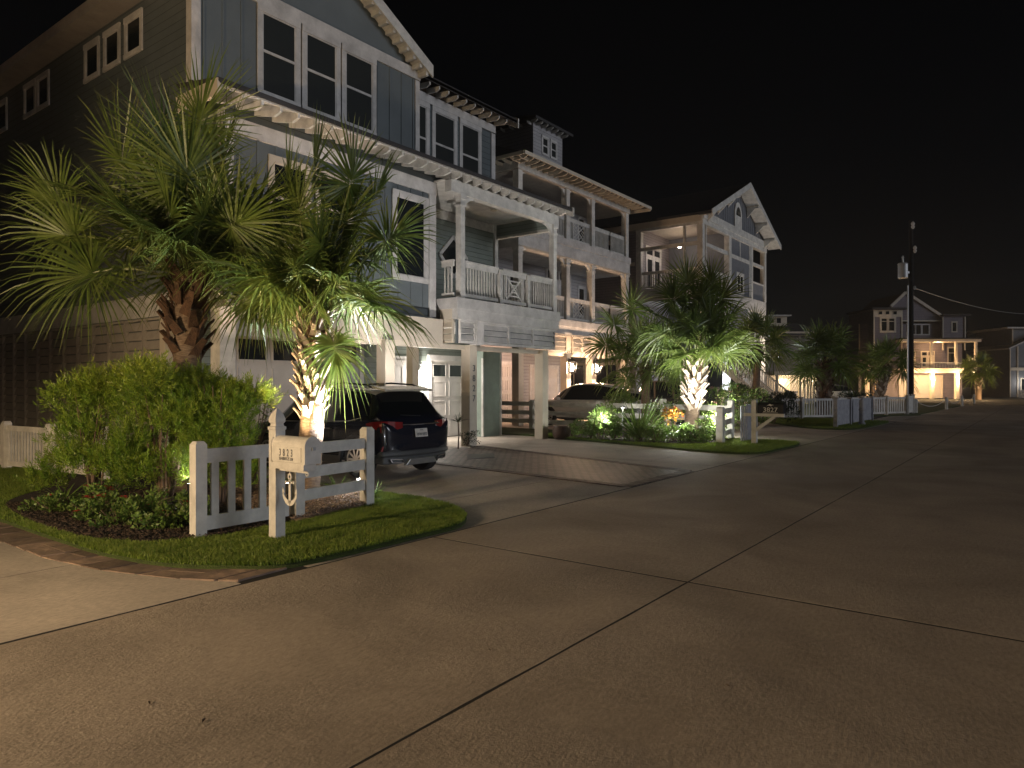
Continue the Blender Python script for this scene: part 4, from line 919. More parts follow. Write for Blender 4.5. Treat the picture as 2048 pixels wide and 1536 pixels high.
# ================================================================== FENCES
def fpost(root, x, y, h, w_=.125, mt='white', z0=0.0, cap='pyr', rz=0):
    prof = {'pyr': [(w_ / 2, z0), (w_ / 2, h - .035), (w_ / 2 - .004, h - .03), (w_ / 2 - .022, h)],
            'flat': [(w_ / 2, z0), (w_ / 2, h - .06), (w_ / 2 + .04, h - .035), (w_ / 2 + .04, h)]}[cap]
    return MB().lathe((x, y, 0), prof, 4, True, rz).build('post', M[mt], root)
# near picket + rail section at the street
fe = wthing('picket_fence', 'short white picket fence panel in front of the near hedge', 'fence', (4.5, 7.08, 0))
fpost(fe, 3.95, 7.10, 1.06, .125); 
m = MB(); Pk = lambda s, z: (3.95 + (5.12 - 3.95) * s, 7.10, z)
m.bar(Pk(.05, .90), Pk(.94, .90), .045, .15); m.bar(Pk(.05, .19), Pk(.94, .19), .045, .15)
for i in range(5): m.bar(Pk(.155 + i * .165, .26), Pk(.155 + i * .165, .83), .085, .03, up=(0, 1, 0))
m.build('picket_panel', M['white'], fe)
fe = wthing('rail_fence', 'white three-rail fence panel between the mailbox and the near lawn tip', 'fence', (5.75, 7.12, 0))
fpost(fe, 5.18, 7.10, .98, .125); fpost(fe, 6.37, 7.22, 1.09, .135)
for z in (.88, .60, .33): MB().bar((5.24, 7.10, z), (6.31, 7.20, z), .035, .135).build('rail', M['white'], fe)
def picket_line(name, label, pts, h, bal=.11, bw=.05, mt='white', solid=False, cap='pyr', group=None, top=.10):
    fe = wthing(name, label, 'fence', (pts[0][0], pts[0][1], 0), group)
    for x, y in pts: fpost(fe, x, y, h + .08, .14, mt, cap=cap)
    for (a, b) in zip(pts[:-1], pts[1:]):
        a = Vector((*a, 0)); b = Vector((*b, 0)); d = b - a; L = d.length; d.normalize(); m = MB()
        q = lambda s, z: (a.x + d.x * s, a.y + d.y * s, z)
        m.bar(q(.07, h - top / 2), q(L - .07, h - top / 2), .05, top); m.bar(q(.07, .16), q(L - .07, .16), .045, .09)
        if solid: m.bar(q(.07, (h + .1) / 2), q(L - .07, (h + .1) / 2), .03, h - .25)
        else:
            s = .07 + bal / 2
            while s < L - .07: m.bar(q(s, .2), q(s, h - top), bw, .025, up=(-d.y, d.x, 0)); s += bal
        m.build('picket_panel', M[mt], fe)
    return fe
picket_line('picket_fence', 'white picket fence running back along the dark side yard at the left edge', [(5.35, 12.6), (5.15, 14.25), (5.0, 15.9), (4.85, 17.5), (4.7, 19.2)], .88, .115, .045)
# second lot: three-rail fence on the lot line, and its street return
fe = wthing('rail_fence', 'white three-rail fence between the pillared house and the parked white car', 'fence', (21.4, 12.4, 0))
pts = [(21.6, 18.2), (21.55, 15.3), (21.5, 12.4), (21.3, 9.9), (20.95, 7.55)]
for i, p in enumerate(pts): fpost(fe, *p, 1.10 if i < 3 else 1.2, .16)
for a, b in zip(pts[:-1], pts[1:]):
    for z in (.95, .62, .30): MB().bar((*a, z), (*b, z), .04, .16).build('rail', M['white'], fe)
fe = wthing('rail_fence', 'short rail fence return with thick post at the tip of the second lawn', 'fence', (19.1, 7.2, 0))
fpost(fe, 19.12, 7.18, 1.04, .19)
for z in (.90, .58, .27): MB().bar((19.2, 7.19, z), (20.86, 7.52, z), .04, .15).build('rail', M['white'], fe)
# curved weathered board panel beside the second mailbox
bp_ = wthing('wooden_screen', 'curved panel of weathered grey boards behind the second mailbox', 'screen', (20.35, 6.85, 0))
for i in range(10):
    a = -.5 + i / 9 * 1.0; x = 20.0 + i * .085; y = 6.98 - .16 * math.cos(a * 2.2)
    MB().bar((x, y, .04), (x + random.uniform(-.006, .006), y, 1.08 + random.uniform(-.03, .02)), .075, .025, up=(0, 1, 0)).build('board', M['wood'], bp_)
picket_line('picket_fence', 'white picket fence with capped posts between the two dark palms', [(31.9, 11.9), (33.6, 10.6), (35.3, 9.3), (36.9, 8.1)], 1.0, .15, .06, cap='flat', mt='trim')
picket_line('board_fence', 'blue-grey solid board fence with flat post caps along the street bend', [(28.85, 6.35), (31.0, 6.3), (33.1, 6.28), (35.2, 6.25)], 1.08, solid=True, cap='flat', mt='wood')
picket_line('picket_fence', 'far white picket fence beside the utility pole base', [(38.6, 8.6), (40.6, 7.6), (42.4, 6.8), (44.1, 6.1)], 1.0, .2, .09, cap='flat', mt='trim')
picket_line('board_fence', 'small white panel fence end at the foot of the utility pole', [(44.2, 6.05), (46.0, 6.0)], 1.05, solid=True, cap='flat', mt='white')
bo = wthing('bollard', 'short grey ribbed bollard at the end of the grey board fence', 'bollard', (31.5, 5.95, 0))
MB().lathe((31.5, 5.95, 0), [(.14, .04), (.14, .12), (.10, .14), (.10, .6), (.12, .62), (.12, .68), (.10, .7), (.10, 1.0), (.07, 1.06), (0.01, 1.08)], 14).build('body', M['wood'], bo)
rf = wthing('rope_fence', 'white rope slung between low posts in front of the far lit house', 'fence', (56, 5.4, 0))
rp = [F4.p(0, 0, 0)]
rpts = [FW * d + RT * ((px - 1024) / 1415 * d) for px, d in ((1832, 41), (1893, 48), (1924, 55), (1948, 62))]
for p in rpts: MB().lathe((p.x, p.y, 0), [(.09, 0), (.09, .78), (.05, .84)], 10).build('post', M['white'], rf)
for a, b in zip(rpts[:-1], rpts[1:]):
    MB().tube([a.lerp(b, t) + Vector((0, 0, .74 - 4 * .42 * t * (1 - t))) for t in [i / 12 for i in range(13)]], .022, 6).build('rope', M['white'], rf)

# ================================================================== UTILITY POLE and wire
up = wthing('utility_pole', 'dark utility pole with a grey transformer can and white conduit', 'utility pole', (45.4, 7.1, 0))
d = 40.5; pc = FW * d + RT * ((1822 - 1024) / 1415 * d); Z = lambda y: 1.65 + (770 - y) / 1415 * d
up.location = (pc.x, pc.y, 0); ORG[up.name] = Vector((pc.x, pc.y, 0))
MB().tube([pc, pc + Vector((0, 0, Z(440)))], [.16, .11], 14).build('pole', M['pole'], up)
tp = pc - RT * .52 - FW * .1
MB().lathe(tp, [(.0, Z(557)), (.24, Z(557)), (.26, Z(556)), (.26, Z(529)), (.28, Z(528.5)), (.2, Z(526)), (0, Z(525.5))], 18).build('transformer', M['steel'], up)
MB().lathe(tp + Vector((0, 0, Z(526))), [(.06, 0), (.05, .25), (.07, .3), (.04, .4)], 8).build('bushing', M['steel'], up)
MB().bar(tp + Vector((0, 0, Z(545))), pc + Vector((0, 0, Z(545))), .08, .12).build('bracket', M['steel'], up)
cp = pc - RT * .21 - FW * .06; MB().tube([cp, cp + Vector((0, 0, Z(571)))], .04, 8).build('conduit', M['steel'], up)
for x, y in ((1822, 452), (1826, 500)): MB().lathe(pc + RT * ((x - 1822) / 1415 * d + .0) - FW * .2 + Vector((0, 0, Z(y))), [(.05, -.2), (.10, -.1), (.07, 0), (.11, .08), (.05, .2)], 8).build('insulator', M['trim'], up)
MB().lathe(pc + RT * .14 - FW * .12 + Vector((0, 0, Z(576))), [(.05, -.1), (.09, 0), (.05, .1)], 8).build('insulator', M['steel'], up)
wa = pc + RT * .14 - FW * .1 + Vector((0, 0, Z(576))); we = FW * 90 + RT * (1150 / 1415 * 90) + Vector((0, 0, 12.4))
tag(MB().tube([wa.lerp(we, t) - Vector((0, 0, 4 * 1.6 * t * (1 - t))) for t in [i / 24 for i in range(25)]], .022, 5).build('power_line', M['steel']), 'thin sagging wire from the utility pole to the right edge', 'wire')
# unseen raised house block, added left of the frame to shade the side wall
H = wthing('beach_house', 'unseen raised house added left of the frame to shade the side wall', 'house', (-8, 18, 0), 'beach houses along the street')
MB().box(-14, -2.8, 8.5, 27, 2.25, 9.8).build('wall', M['tan3'], H)
for y in (15, 20, 26): post(H, -3.1, y, 0, 2.25, .32, 'cream', False, name='pillar')
for y in (8.8, 20, 26): post(H, -13.7, y, 0, 2.25, .32, 'cream', False, name='pillar')
gable_roof(H, -14.5, -2.3, 8.0, 27.5, 9.85, .5)
for y in (12, 15, 19): window(H, Face((-2.8, 0, 0), Y1, (1, 0, 0)), y, y + 1, 4.5, 6.2, .12, [5.4]); window(H, Face((-2.8, 0, 0), Y1, (1, 0, 0)), y, y + 1, 7.6, 9.0, .12, [8.3])
# the lamp that lights the near corner, outside the frame
lx, ly, lz = LAMP_A
sl = wthing('lamp_post', 'low warm lamp post by the left driveway', 'lamp', (lx, ly, 0))
MB().tube([(lx, ly, 0), (lx, ly, lz - .35)], [.06, .04], 10).build('pole', M['metal'], sl)
MB().lathe((lx, ly, lz + .20), [(.20, 0), (.14, .08), (.03, .16)], 12).build('cap', M['metal'], sl)
MB().lathe((lx, ly, lz - .35), [(.04, 0), (.12, .04), (.12, .06)], 12).build('lamp_base', M['metal'], sl)
# ================================================================== MAILBOXES
mb1 = wthing('mailbox', 'white mailbox 3823 on a finial-topped post with a hanging anchor', 'mailbox', (4.42, 6.36, 0))
PX, PY = 4.42, 6.40
MB().lathe((PX, PY, 0), [(.058, 0), (.058, 1.18), (.066, 1.19), (.066, 1.215), (.05, 1.225), (.045, 1.245), (.060, 1.27), (.060, 1.30), (.045, 1.345), (.022, 1.385), (.004, 1.41)], 4, True).build('post', M['white'], mb1)
Fm = Face((PX - .085, 0, 0), (0, -1, 0), (-1, 0, 0))   # a grows towards the street
y1, y0 = PY - .075, PY - .075 - .50       # box runs from the post towards the street
zb, wd, hh = .87, .18, .20
def arch(y, ex=0.0, zz=zb):
    pts = [(PX - .0 - wd / 2 - ex, y, zz - ex), ]; pts = [(PX - wd / 2 - ex, y, zz - ex)]
    for i in range(13):
        a = math.pi - math.pi * i / 12; pts.append((PX + (wd / 2 + ex) * math.cos(a), y, zz + hh - .03 + (wd / 2 + ex) * math.sin(a)))
    pts.append((PX + wd / 2 + ex, y, zz - ex)); return pts
MB().prism(arch(y1 + .055), (0, y0 - y1 - .055, 0)).build('body', M['white'], mb1, bevel=.004)
dr = MB(); dr.prism(arch(y0, .008), (0, -.02, 0)); do = dr.build('door', M['white'], mb1, bevel=.003)
MB().prism(arch(y1 + .058, .008), (0, -.02, 0)).build('rim', M['white'], mb1)
m = MB(); m.box(PX - .02, PX + .02, y0 - .04, y0 - .02, zb + .13, zb + .16); m.build('handle', M['steel'], do)
m = MB(); m.box(PX - .075, PX + .075, y0 + .03, y1 + .04, zb - .075, zb - .003); m.build('support', M['white'], mb1)
MB().box(PX - wd / 2 - .006, PX - wd / 2 - .0005, y0 + .045, y1 + .02, zb + .012, zb + .155).build('number_plate', M['white'], mb1)
Fn = Face((PX - wd / 2 - .006, 0, 0), (0, -1, 0), (-1, 0, 0))
ac = -(y0 + y1 + .06) / 2
for i, ch in enumerate('3823'): text_obj(ch, .105, 'navy', mb1, Fn, ac - .105 + i * .064, zb + .062, .001, .002, sx=.62, name='house_number')
text_obj('SEABREEZE LN', .044, 'navy', mb1, Fn, ac - .005, zb + .022, .001, .002, sx=.80, name='street_name')
m = MB(); ym = (y0 + y1) / 2 - .07
m.box(PX - .012, PX + .0, y0 + .06, PY - .05, zb - .105, zb - .080)      # scroll arm
for i in range(9):
    a0 = i / 8 * 4.4; m.tube([(PX - .006, y0 + .065 + .02 * math.cos(a0 + 1.5), zb - .112 + .02 * math.sin(a0 + 1.5)), (PX - .006, y0 + .065 + .02 * math.cos(a0 + 2.05), zb - .112 + .02 * math.sin(a0 + 2.05))], .006, 6)
m.build('bracket', M['white'], mb1)
# anchor plate
an = wthing('anchor_ornament', 'flat white anchor hanging under the near mailbox', 'anchor', (PX, PY - .2, .6))
ay = PY - .23; az = zb - .115; th = .008; m = MB(); q = lambda s, z: (PX - .012, ay - s * .95, az + z * .93)
m.prism([q(-.016, -.075), q(.016, -.075), q(.019, -.33), q(0, -.352), q(-.019, -.33)], (th, 0, 0))
m.prism([q(-.062, -.098), q(.062, -.098), q(.062, -.118), q(-.062, -.118)], (th, 0, 0))
for s in (-1, 1): m.prism([q(s * .066 + .016 * math.cos(i * math.pi / 5), -.108 + .016 * math.sin(i * math.pi / 5)) for i in range(10)], (th * 1.1, 0, 0))
n = 14
for i in range(n):
    a, b = 2 * math.pi * i / n, 2 * math.pi * (i + 1) / n; f = lambda t, r: q(r * math.cos(t), -.045 + r * 1.15 * math.sin(t))
    m.prism([f(a, .034), f(b, .034), f(b, .015), f(a, .015)], (th, 0, 0))
for s in (-1, 1):
    pr = None
    for i in range(9):
        t = i / 8; x = s * (.004 + .112 * t ** .8); z = -.338 + .095 * t ** 1.8; wdt = .026 * (1 - .35 * t) + .004
        cur = (q(x, z + wdt), q(x + s * .01 * t, z - wdt))
        if pr: m.prism([pr[0], cur[0], cur[1], pr[1]], (th, 0, 0))
        pr = cur
    m.prism([q(s * .088, -.225), q(s * .130, -.235), q(s * .120, -.165)], (th, 0, 0))
m.tube([(PX - .008, ay, az + .012), (PX - .008, ay, az - .01)], .004, 6)
m.build('plate', M['white'], an)

mb2 = wthing('mailbox', 'black mailbox 3827 on a white bracket post by the weathered boards', 'mailbox', (19.42, 6.30, 0))
MB().lathe((19.42, 6.34, 0), [(.065, 0), (.065, 1.22), (.03, 1.25)], 4, True).build('post', M['white'], mb2)
m = MB(); m.box(19.36, 19.48, 5.55, 6.62, .80, .88); m.bar((19.42, 6.30, .42), (19.42, 5.80, .80), .07, .08); m.build('bracket', M['white'], mb2)
zz = .885
def arch2(y): return [(19.30, y, zz)] + [(19.42 + .12 * math.cos(math.pi - math.pi * i / 12), y, zz + .20 + .10 * math.sin(math.pi * i / 12)) for i in range(13)] + [(19.54, y, zz)]
MB().prism(arch2(6.22), (0, -.68, 0)).build('body', M['black'], mb2, bevel=.005)
Fn2 = Face((19.297, 0, 0), (0, -1, 0), (-1, 0, 0)); text_obj('3827', .17, 'white', mb2, Fn2, -5.88, zz + .045, .002, .002, sx=1.15, name='house_number')
m = MB(); m.fb(Fn2, -6.08, -5.68, zz + .018, zz + .026, 0, .005); m.build('underline', M['white'], mb2)
m = MB(); m.prism([Fn2.p(-5.98 + a, zz + .205 + b, .001) for a, b in ((0, 0), (.05, .03), (.09, .055), (.13, .035), (.2, .03), (.14, .012), (.12, -.012), (.1, .008), (.05, .012))], (-.004, 0, 0)); m.build('emblem', M['white'], mb2)

# ================================================================== LIGHT FIXTURES IN THE BEDS
def uplight(name, label, p, tgt, power, col=WHITE, spot=80, s=1.0, wash=0.06):
    r = wthing(name, label, 'garden light', (p[0], p[1], 0), 'garden uplights')
    P = Vector(p); d = (Vector(tgt) - P).normalized()
    MB().tube([(p[0], p[1], 0), (p[0], p[1], p[2] - .03)], .013 * s, 8).build('stake', M['black'], r)
    MB().tube([P - d * .02, P + d * .10 * s, P + d * .13 * s], [.028 * s, .040 * s, .047 * s], 12).build('housing', M['black'], r)
    MB().tube([P + d * .128 * s, P + d * .134 * s], .036 * s, 12).build('lens', M['lampw'], r)
    light('uplight_beam', 'SPOT', P + d * .16 * s, power, col, .03, tgt, spot, .5)
    light('uplight_spill', 'POINT', P + d * .20 * s + Vector((0, 0, .02)), power * wash, col, .03)
    return r
uplight('garden_uplight', 'black stake spotlight in the bark at the foot of the brightly lit palm', (6.70, 7.70, .20), (6.20, 8.30, 3.0), 620, (.90, .94, 1.0), 66, 1, .010)
uplight('garden_uplight', 'small glowing garden light behind the near picket panel', (5.72, 8.05, .22), (6.26, 8.30, 2.9), 330, (1.0, .70, .36), 52, .9, .001)
uplight('garden_uplight', 'garden light under the hedge on the fence side', (5.0, 9.2, .20), (5.5, 10.1, 3.2), 16, WHITE, 100, .9)
uplight('garden_uplight', 'added ground spotlight hidden beyond the dark SUV to brighten the eave and balcony', (10.6, 10.2, .18), (13.6, 11.9, 7.0), 450, (1.0, .92, .85), 92, 1, .0003)  # added lamp, out of sight, lights the eave from below
uplight('garden_uplight', 'garden spotlight at the corner pillar aimed up at the eave', (6.7, 11.0, .2), (8.2, 11.9, 7.0), 520, (1.0, .70, .45), 44, 1, .01)
uplight('garden_uplight', 'glowing garden light among the leaves left of the second bed palm', (18.75, 8.2, .42), (20.2, 8.5, 4.6), 280, (1.0, .98, .92), 100, 1, .14)
uplight('garden_uplight', 'garden light at the right foot of the second bed palm', (19.6, 7.45, .42), (20.25, 8.5, 4.6), 250, (1.0, 1.0, .88), 110, 1, .16)
uplight('garden_uplight', 'garden light by the fence post at the left of the second bed', (18.6, 10.6, .42), (21.6, 11.4, 2.8), 130, (1.0, 1.0, .88), 120, 1, .2)
uplight('garden_uplight', 'small light added out of sight to brighten the pink oleanders', (21.7, 8.1, .45), (23.2, 9.4, 1.6), 190, (1.0, .95, .85), 140, 1, .2)  # extra lamp put in so the oleander blooms show
def pathlight(label, x, y, h, power, s=1.0):
    r = wthing('path_light', label, 'path light', (x, y, 0), 'mushroom path lights')
    MB().tube([(x, y, 0), (x, y, h)], .012 * s, 8).build('stem', M['steel'], r)
    MB().lathe((x, y, h), [(.10 * s, 0), (.085 * s, .02), (.03 * s, .045), (.0, .05)], 14).build('shade', M['steel'], r)
    if power: MB().lathe((x, y, h - .035), [(.02, 0), (.03, .01), (.03, .03)], 10).build('bulb', M['lampw'], r); light('path_light_glow', 'POINT', (x, y, h - .07), power, WHITE, .03)
pathlight('mushroom path light glowing above the strappy plant', 19.0, 10.15, .98, 14, 1.2)
pathlight('unlit mushroom path light beside the orange-leaved shrub', 19.6, 9.0, 1.05, 0, 1.2)

# ================================================================== PALMS
def frond(V, Fq, T, PV, PF, tip_start, hub, n_seg=46, L=1.05, droop=.35, wid=.034, seed=0, spread=150):
    """costapalmate fan: petiole tube in PV/PF, blades in V/Fq, tone in T"""
    r_ = random.Random(seed); S = Vector(tip_start); Hb = Vector(hub); d = Hb - S; ln = d.length
    mid = S.lerp(Hb, .5) + Vector((0, 0, .10 * ln))
    pts = [S, S.lerp(mid, .5) + Vector((0, 0, .03 * ln)), mid, mid.lerp(Hb, .5) + Vector((0, 0, .02 * ln)), Hb]
    out = (pts[-1] - pts[-2]).normalized()
    side = out.cross(Vector((0, 0, 1)))
    if side.length < .15: side = Vector((r_.uniform(-1, 1), r_.uniform(-1, 1), 0))
    side.normalize(); nrm = side.cross(out).normalized()
    out = (out + Vector((0, 0, -.55 * droop))).normalized(); side = out.cross(Vector((0, 0, 1))).normalized() if abs(out.z) < .97 else side; nrm = side.cross(out).normalized(); roll = r_.uniform(-1.15, 1.15); side, nrm = side * math.cos(roll) + nrm * math.sin(roll), nrm * math.cos(roll) - side * math.sin(roll)
    k = len(PV)
    for i, p in enumerate(pts):   # petiole, flat strap-like
        w_ = (.026, .020, .017, .015, .012)[i]
        PV += [tuple(p + side * w_), tuple(p + nrm * .010), tuple(p - side * w_), tuple(p - nrm * .012)]
    for i in range(4):
        for j in range(4): PF.append((k + i * 4 + j, k + i * 4 + (j + 1) % 4, k + i * 4 + 4 + (j + 1) % 4, k + i * 4 + 4 + j))
    dry = r_.random()
    for s in range(n_seg):
        a = R(-spread + 2 * spread * (s + .5 + r_.uniform(-.35, .35)) / n_seg)
        l = L * (.68 + .32 * math.cos(a * .55)) * r_.uniform(.86, 1.06)
        root_ = Hb + out * (.14 * max(0, math.cos(a)))      # costa: middle blades start further out
        dirn = (out * math.cos(a) + side * math.sin(a) + nrm * (.16 + .10 * r_.uniform(-1, 1))).normalized()
        dr = droop * .55 * r_.uniform(.5, 1.4); tw = dirn.cross(nrm).normalized()
        ang = r_.uniform(-.3, .3) + (.38 if s % 2 else -.38); tw = tw * math.cos(ang) + nrm * math.sin(ang)
        k = len(V); st = (0, .22, .48, .75, 1.0); ws = (.3, 1.0, .95, .6, .08)
        tonebase = .10 * r_.random()
        for t, w_ in zip(st, ws):
            p = root_ + dirn * (l * t) + Vector((0, 0, -1)) * (dr * l * t * t * t)
            if t == 1.0: p += Vector((r_.uniform(-.03, .03), r_.uniform(-.03, .03), -.05 * dr))
            V.append(tuple(p + tw * wid * .5 * w_)); V.append(tuple(p - tw * wid * .5 * w_))
            tn = tonebase + (max(0, t - .72) * 1.6 * dry); T += [min(1, tn)] * 2
        for i in range(4): Fq.append((k + 2 * i, k + 2 * i + 1, k + 2 * i + 3, k + 2 * i + 2))
def palm(label, base, top, r0, hubs, rand=18, L=1.05, boots=(.35, .85), bootn=60, seed=1, segs=46, group='palms along the street', crown_r=.75, wid=.030, bootlen=.30, bootmat='boot', rtop=None, hemi=(-35, 80), spread=160, lowdroop=.5, bulge=1.25):
    t = wthing('palm_tree', label, 'palm', (base[0], base[1], 0), group); rr = random.Random(seed)
    b = Vector(base); tp = Vector(top); n = 14; rtop = rtop or r0
    m = MB(); pts, rad = [], []
    for i in range(n * 3):
        f = i / (n * 3 - 1); pts.append(b.lerp(tp, f) + Vector((math.sin(f * 3) * .02, math.cos(f * 2.3) * .02, 0)))
        rb = r0 * (1.12 if f < .06 else 1) * (1 + .03 * (i % 2)); 
        if boots[0] < f < boots[1] + .15: rb = r0 * (1 + (bulge - 1) * .3)
        rad.append(rb if f < boots[0] else r0 + (rtop - r0) * f)
    m.tube(pts, rad, 16); m.build('trunk', M['trunk'], t, smooth=True)
    # old leaf bases in a criss-cross
    bt = MB()
    for i in range(bootn):
        f = boots[0] + (boots[1] - boots[0]) * (i / bootn); p = b.lerp(tp, f); a = i * 2.39996 + rr.uniform(-.15, .15)
        e = Vector((math.cos(a), math.sin(a), 0)); sd = Vector((-e.y, e.x, 0)); g_ = (i / bootn); rloc = r0 * (1 + (bulge - 1) * math.sin(min(1, g_) * math.pi) * .6)
        lean = rr.choice((-1, 1)) * rr.uniform(.45, .95); fl = rr.uniform(.28, .55); Lb = bootlen * rr.uniform(.7, 1.2)
        p0 = p + e * rloc * .85; dd = (Vector((0, 0, 1)) + e * fl + sd * lean * .55).normalized(); p1 = p0 + dd * Lb * .55; p2 = p1 + (dd + e * .35).normalized() * Lb * .45
        up = e
        for (q0, q1, w0, w1, th) in ((p0, p1, bootlen * .42, bootlen * .30, .03), (p1, p2, bootlen * .30, bootlen * .22, .022)):
            d_ = (q1 - q0).normalized(); sx = d_.cross(e).normalized(); nz = sx.cross(d_)
            vs = []
            for q, w_ in ((q0, w0), (q1, w1)):
                for sa, sb in ((-1, -1), (1, -1), (1, 1), (-1, 1)): vs.append(q + sx * sa * w_ / 2 + nz * sb * th / 2 - (nz * w_ * .18 if sa else Vector((0, 0, 0))))
            bt.add(vs, [(0, 1, 2, 3), (7, 6, 5, 4), (0, 4, 5, 1), (1, 5, 6, 2), (2, 6, 7, 3), (3, 7, 4, 0)])
    if bootn: bt.build('leaf_bases', M[bootmat], t)
    # fibrous crown base
    fb = MB(); 
    for i in range(90 if bootn else 30):
        a = rr.uniform(0, 6.28); e = Vector((math.cos(a), math.sin(a), 0)); p = tp + Vector((0, 0, rr.uniform(-.45, .1) )) + e * r0 * rr.uniform(.7, 1.25)
        fb.tube([p, p + e * .05 + Vector((0, 0, .1)), p + e * rr.uniform(.06, .16) + Vector((rr.uniform(-.05, .05), rr.uniform(-.05, .05), rr.uniform(.05, .2)))], [.012, .009, .003], 4)
    fb.lathe(tp + Vector((0, 0, -.4)), [(r0 * .9, 0), (r0 * 1.15, .15), (r0 * 1.0, .35), (r0 * .6, .6), (.03, .8)], 12); fb.build('fibre_collar', M['fibre'], t)
    V, Fq, T, PV, PF = [], [], [], [], []
    k = 0
    for hpos in hubs:
        hb = Vector(hpos[:3]); e = (hb - tp); drop = hpos[3] if len(hpos) > 3 else .30
        e2 = Vector((e.x, e.y, 0)); e2 = e2.normalized() * r0 * .6 if e2.length > .02 else Vector((0, 0, 0))
        frond(V, Fq, T, PV, PF, tp + e2 + Vector((0, 0, -.05)), hb, segs, L * rr.uniform(.92, 1.08) * (hpos[4] if len(hpos) > 4 else 1), drop, wid, seed * 100 + k, spread); k += 1
    for i in range(rand):
        a = i * 2.39996 + rr.uniform(-.3, .3) + seed; f = (i + .5) / rand; el = R(hemi[0] + (hemi[1] - hemi[0]) * f + rr.uniform(-8, 8)); pl = crown_r * rr.uniform(.8, 1.15)
        dirn = Vector((math.cos(a) * math.cos(el), math.sin(a) * math.cos(el), math.sin(el)))
        frond(V, Fq, T, PV, PF, tp + Vector((dirn.x, dirn.y, 0)) * r0 * .7, tp + dirn * pl + Vector((0, 0, .15)), segs, L * rr.uniform(.85, 1.1), lowdroop * (1 - f) + .18, wid, seed * 100 + k, spread); k += 1
    crown = npmesh('crown', V, Fq, M['palm'], t, T)
    pe = MB(); pe.v = PV; pe.f = PF; po = pe.build('petioles', M['petiole'], crown, recalc=False)
    return t
def W(px, py, d):   # a world point measured off the photograph at a known distance
    return tuple(FW * d + RT * ((px - 1024) / 1415 * d) + Vector((0, 0, 1.65 + (770 - py) / 1415 * d)))
d1 = 10.45
h1 = [(*W(275, 448, d1 - .35), .15), (*W(375, 362, d1 - .4), .05), (*W(462, 455, d1 - .55), .2), (*W(250, 330, d1 + .2), .1), (*W(150, 470, d1 + .1), .35), (*W(185, 545, d1 - .1), .6),
      (*W(330, 300, d1 + .3), .1), (*W(440, 330, d1 + .5), .1), (*W(505, 420, d1 + .3), .3), (*W(120, 400, d1 + .5), .3), (*W(480, 520, d1 + .1), .6), (*W(285, 520, d1 + .7), .5), (*W(400, 250, d1 + .1), .05),
      (*W(215, 400, d1 + .6), .2), (*W(340, 480, d1 + .9), .3)]
palm('large palm behind the hedge with dark upper fans and a bare brown trunk', (5.42, 10.2, 0), W(378, 560, d1), .20, h1, 24, 1.22, (.62, .98), 34, 3, 70, bootlen=.36, crown_r=.8, bootmat='fibre', rtop=.19, hemi=(-5, 85), bulge=1.9)
d2 = 10.05
h2 = [(*W(540, 560, d2 - .35), .7), (*W(662, 570, d2 - .55), .75), (*W(742, 612, d2 - .35), .75), (*W(668, 690, d2 - .25), 1.1, .62), (*W(600, 440, d2 - .2), .2), (*W(690, 450, d2 + .1), .2), (*W(770, 480, d2 + .1), .4),
      (*W(630, 350, d2 + .1), .08), (*W(700, 370, d2 - .2), .12), (*W(560, 470, d2 + .4), .3), (*W(745, 400, d2 + .5), .25), (*W(520, 600, d2 + .3), .8), (*W(640, 500, d2 - .5), .4), (*W(580, 380, d2 + .4), .15), (*W(720, 520, d2 + .6), .5), (*W(560, 610, d2 + .4), .8, .8)]
palm('palm with white criss-cross leaf bases lit hard from below beside the mailbox', (6.27, 8.35, 0), W(632, 640, d2), .165, h2, 15, .92, (.44, 1.0), 84, 5, 62, bootlen=.27, crown_r=.6, hemi=(15, 88), bulge=1.35)
d3 = 21.2
h3 = [(*W(1330, 668, d3 - .4), .8), (*W(1364, 643, d3 - .6), .4), (*W(1396, 690, d3 - .6), .9), (*W(1432, 668, d3 - .4), .7), (*W(1473, 688, d3 - .1), .8), (*W(1452, 642, d3 + .1), .4), (*W(1400, 608, d3 - .2), .15), (*W(1350, 600, d3), .2), (*W(1440, 600, d3 + .2), .2), (*W(1310, 630, d3 + .2), .4), (*W(1420, 570, d3 + .2), .05), (*W(1375, 570, d3 + .4), .05)]
palm('palm in the second bed with flared pale leaf bases and uplit crown', (20.2, 8.5, 0), W(1392, 722, d3), .20, h3, 14, 1.0, (.34, 1.0), 64, 7, 52, bootlen=.36, crown_r=.9, hemi=(-10, 80), wid=.045, bulge=1.7)
palm('reddish-trunked palm just behind the rail fence, half hidden by the second bed palm', (22.4, 11.1, 0), W(1292, 742, 24.6), .15, [(*W(1230, 650, 24), .7), (*W(1265, 620, 24.2), .3), (*W(1215, 690, 24.6), .8)], 20, 1.05, (.8, 1.0), 12, 9, 36, crown_r=.95, wid=.05, bootmat='fibre')
palm('dark palm with a slim red-brown trunk in front of the white stair', (34.6, 11.3, 0), W(1516, 700, 35.5), .17, [], 26, 1.05, (.8, 1.0), 14, 11, 30, crown_r=1.0, wid=.055, bootmat='fibre')
palm('unlit palm with a thick shaggy trunk behind the picket fence', (40.3, 9.5, 0), W(1650, 728, 38), .36, [], 30, 1.15, (.1, 1.0), 70, 13, 30, crown_r=1.25, wid=.06, bootlen=.4, bootmat='fibre')
palm('dim palm with rough trunk left of the utility pole', (49.8, 8.6, 0), W(1773, 736, 46), .30, [], 26, 1.1, (.05, 1.0), 60, 15, 28, crown_r=1.2, wid=.065, bootlen=.4)
pf = FW * 78 + RT * ((1745 - 1024) / 1415 * 78)
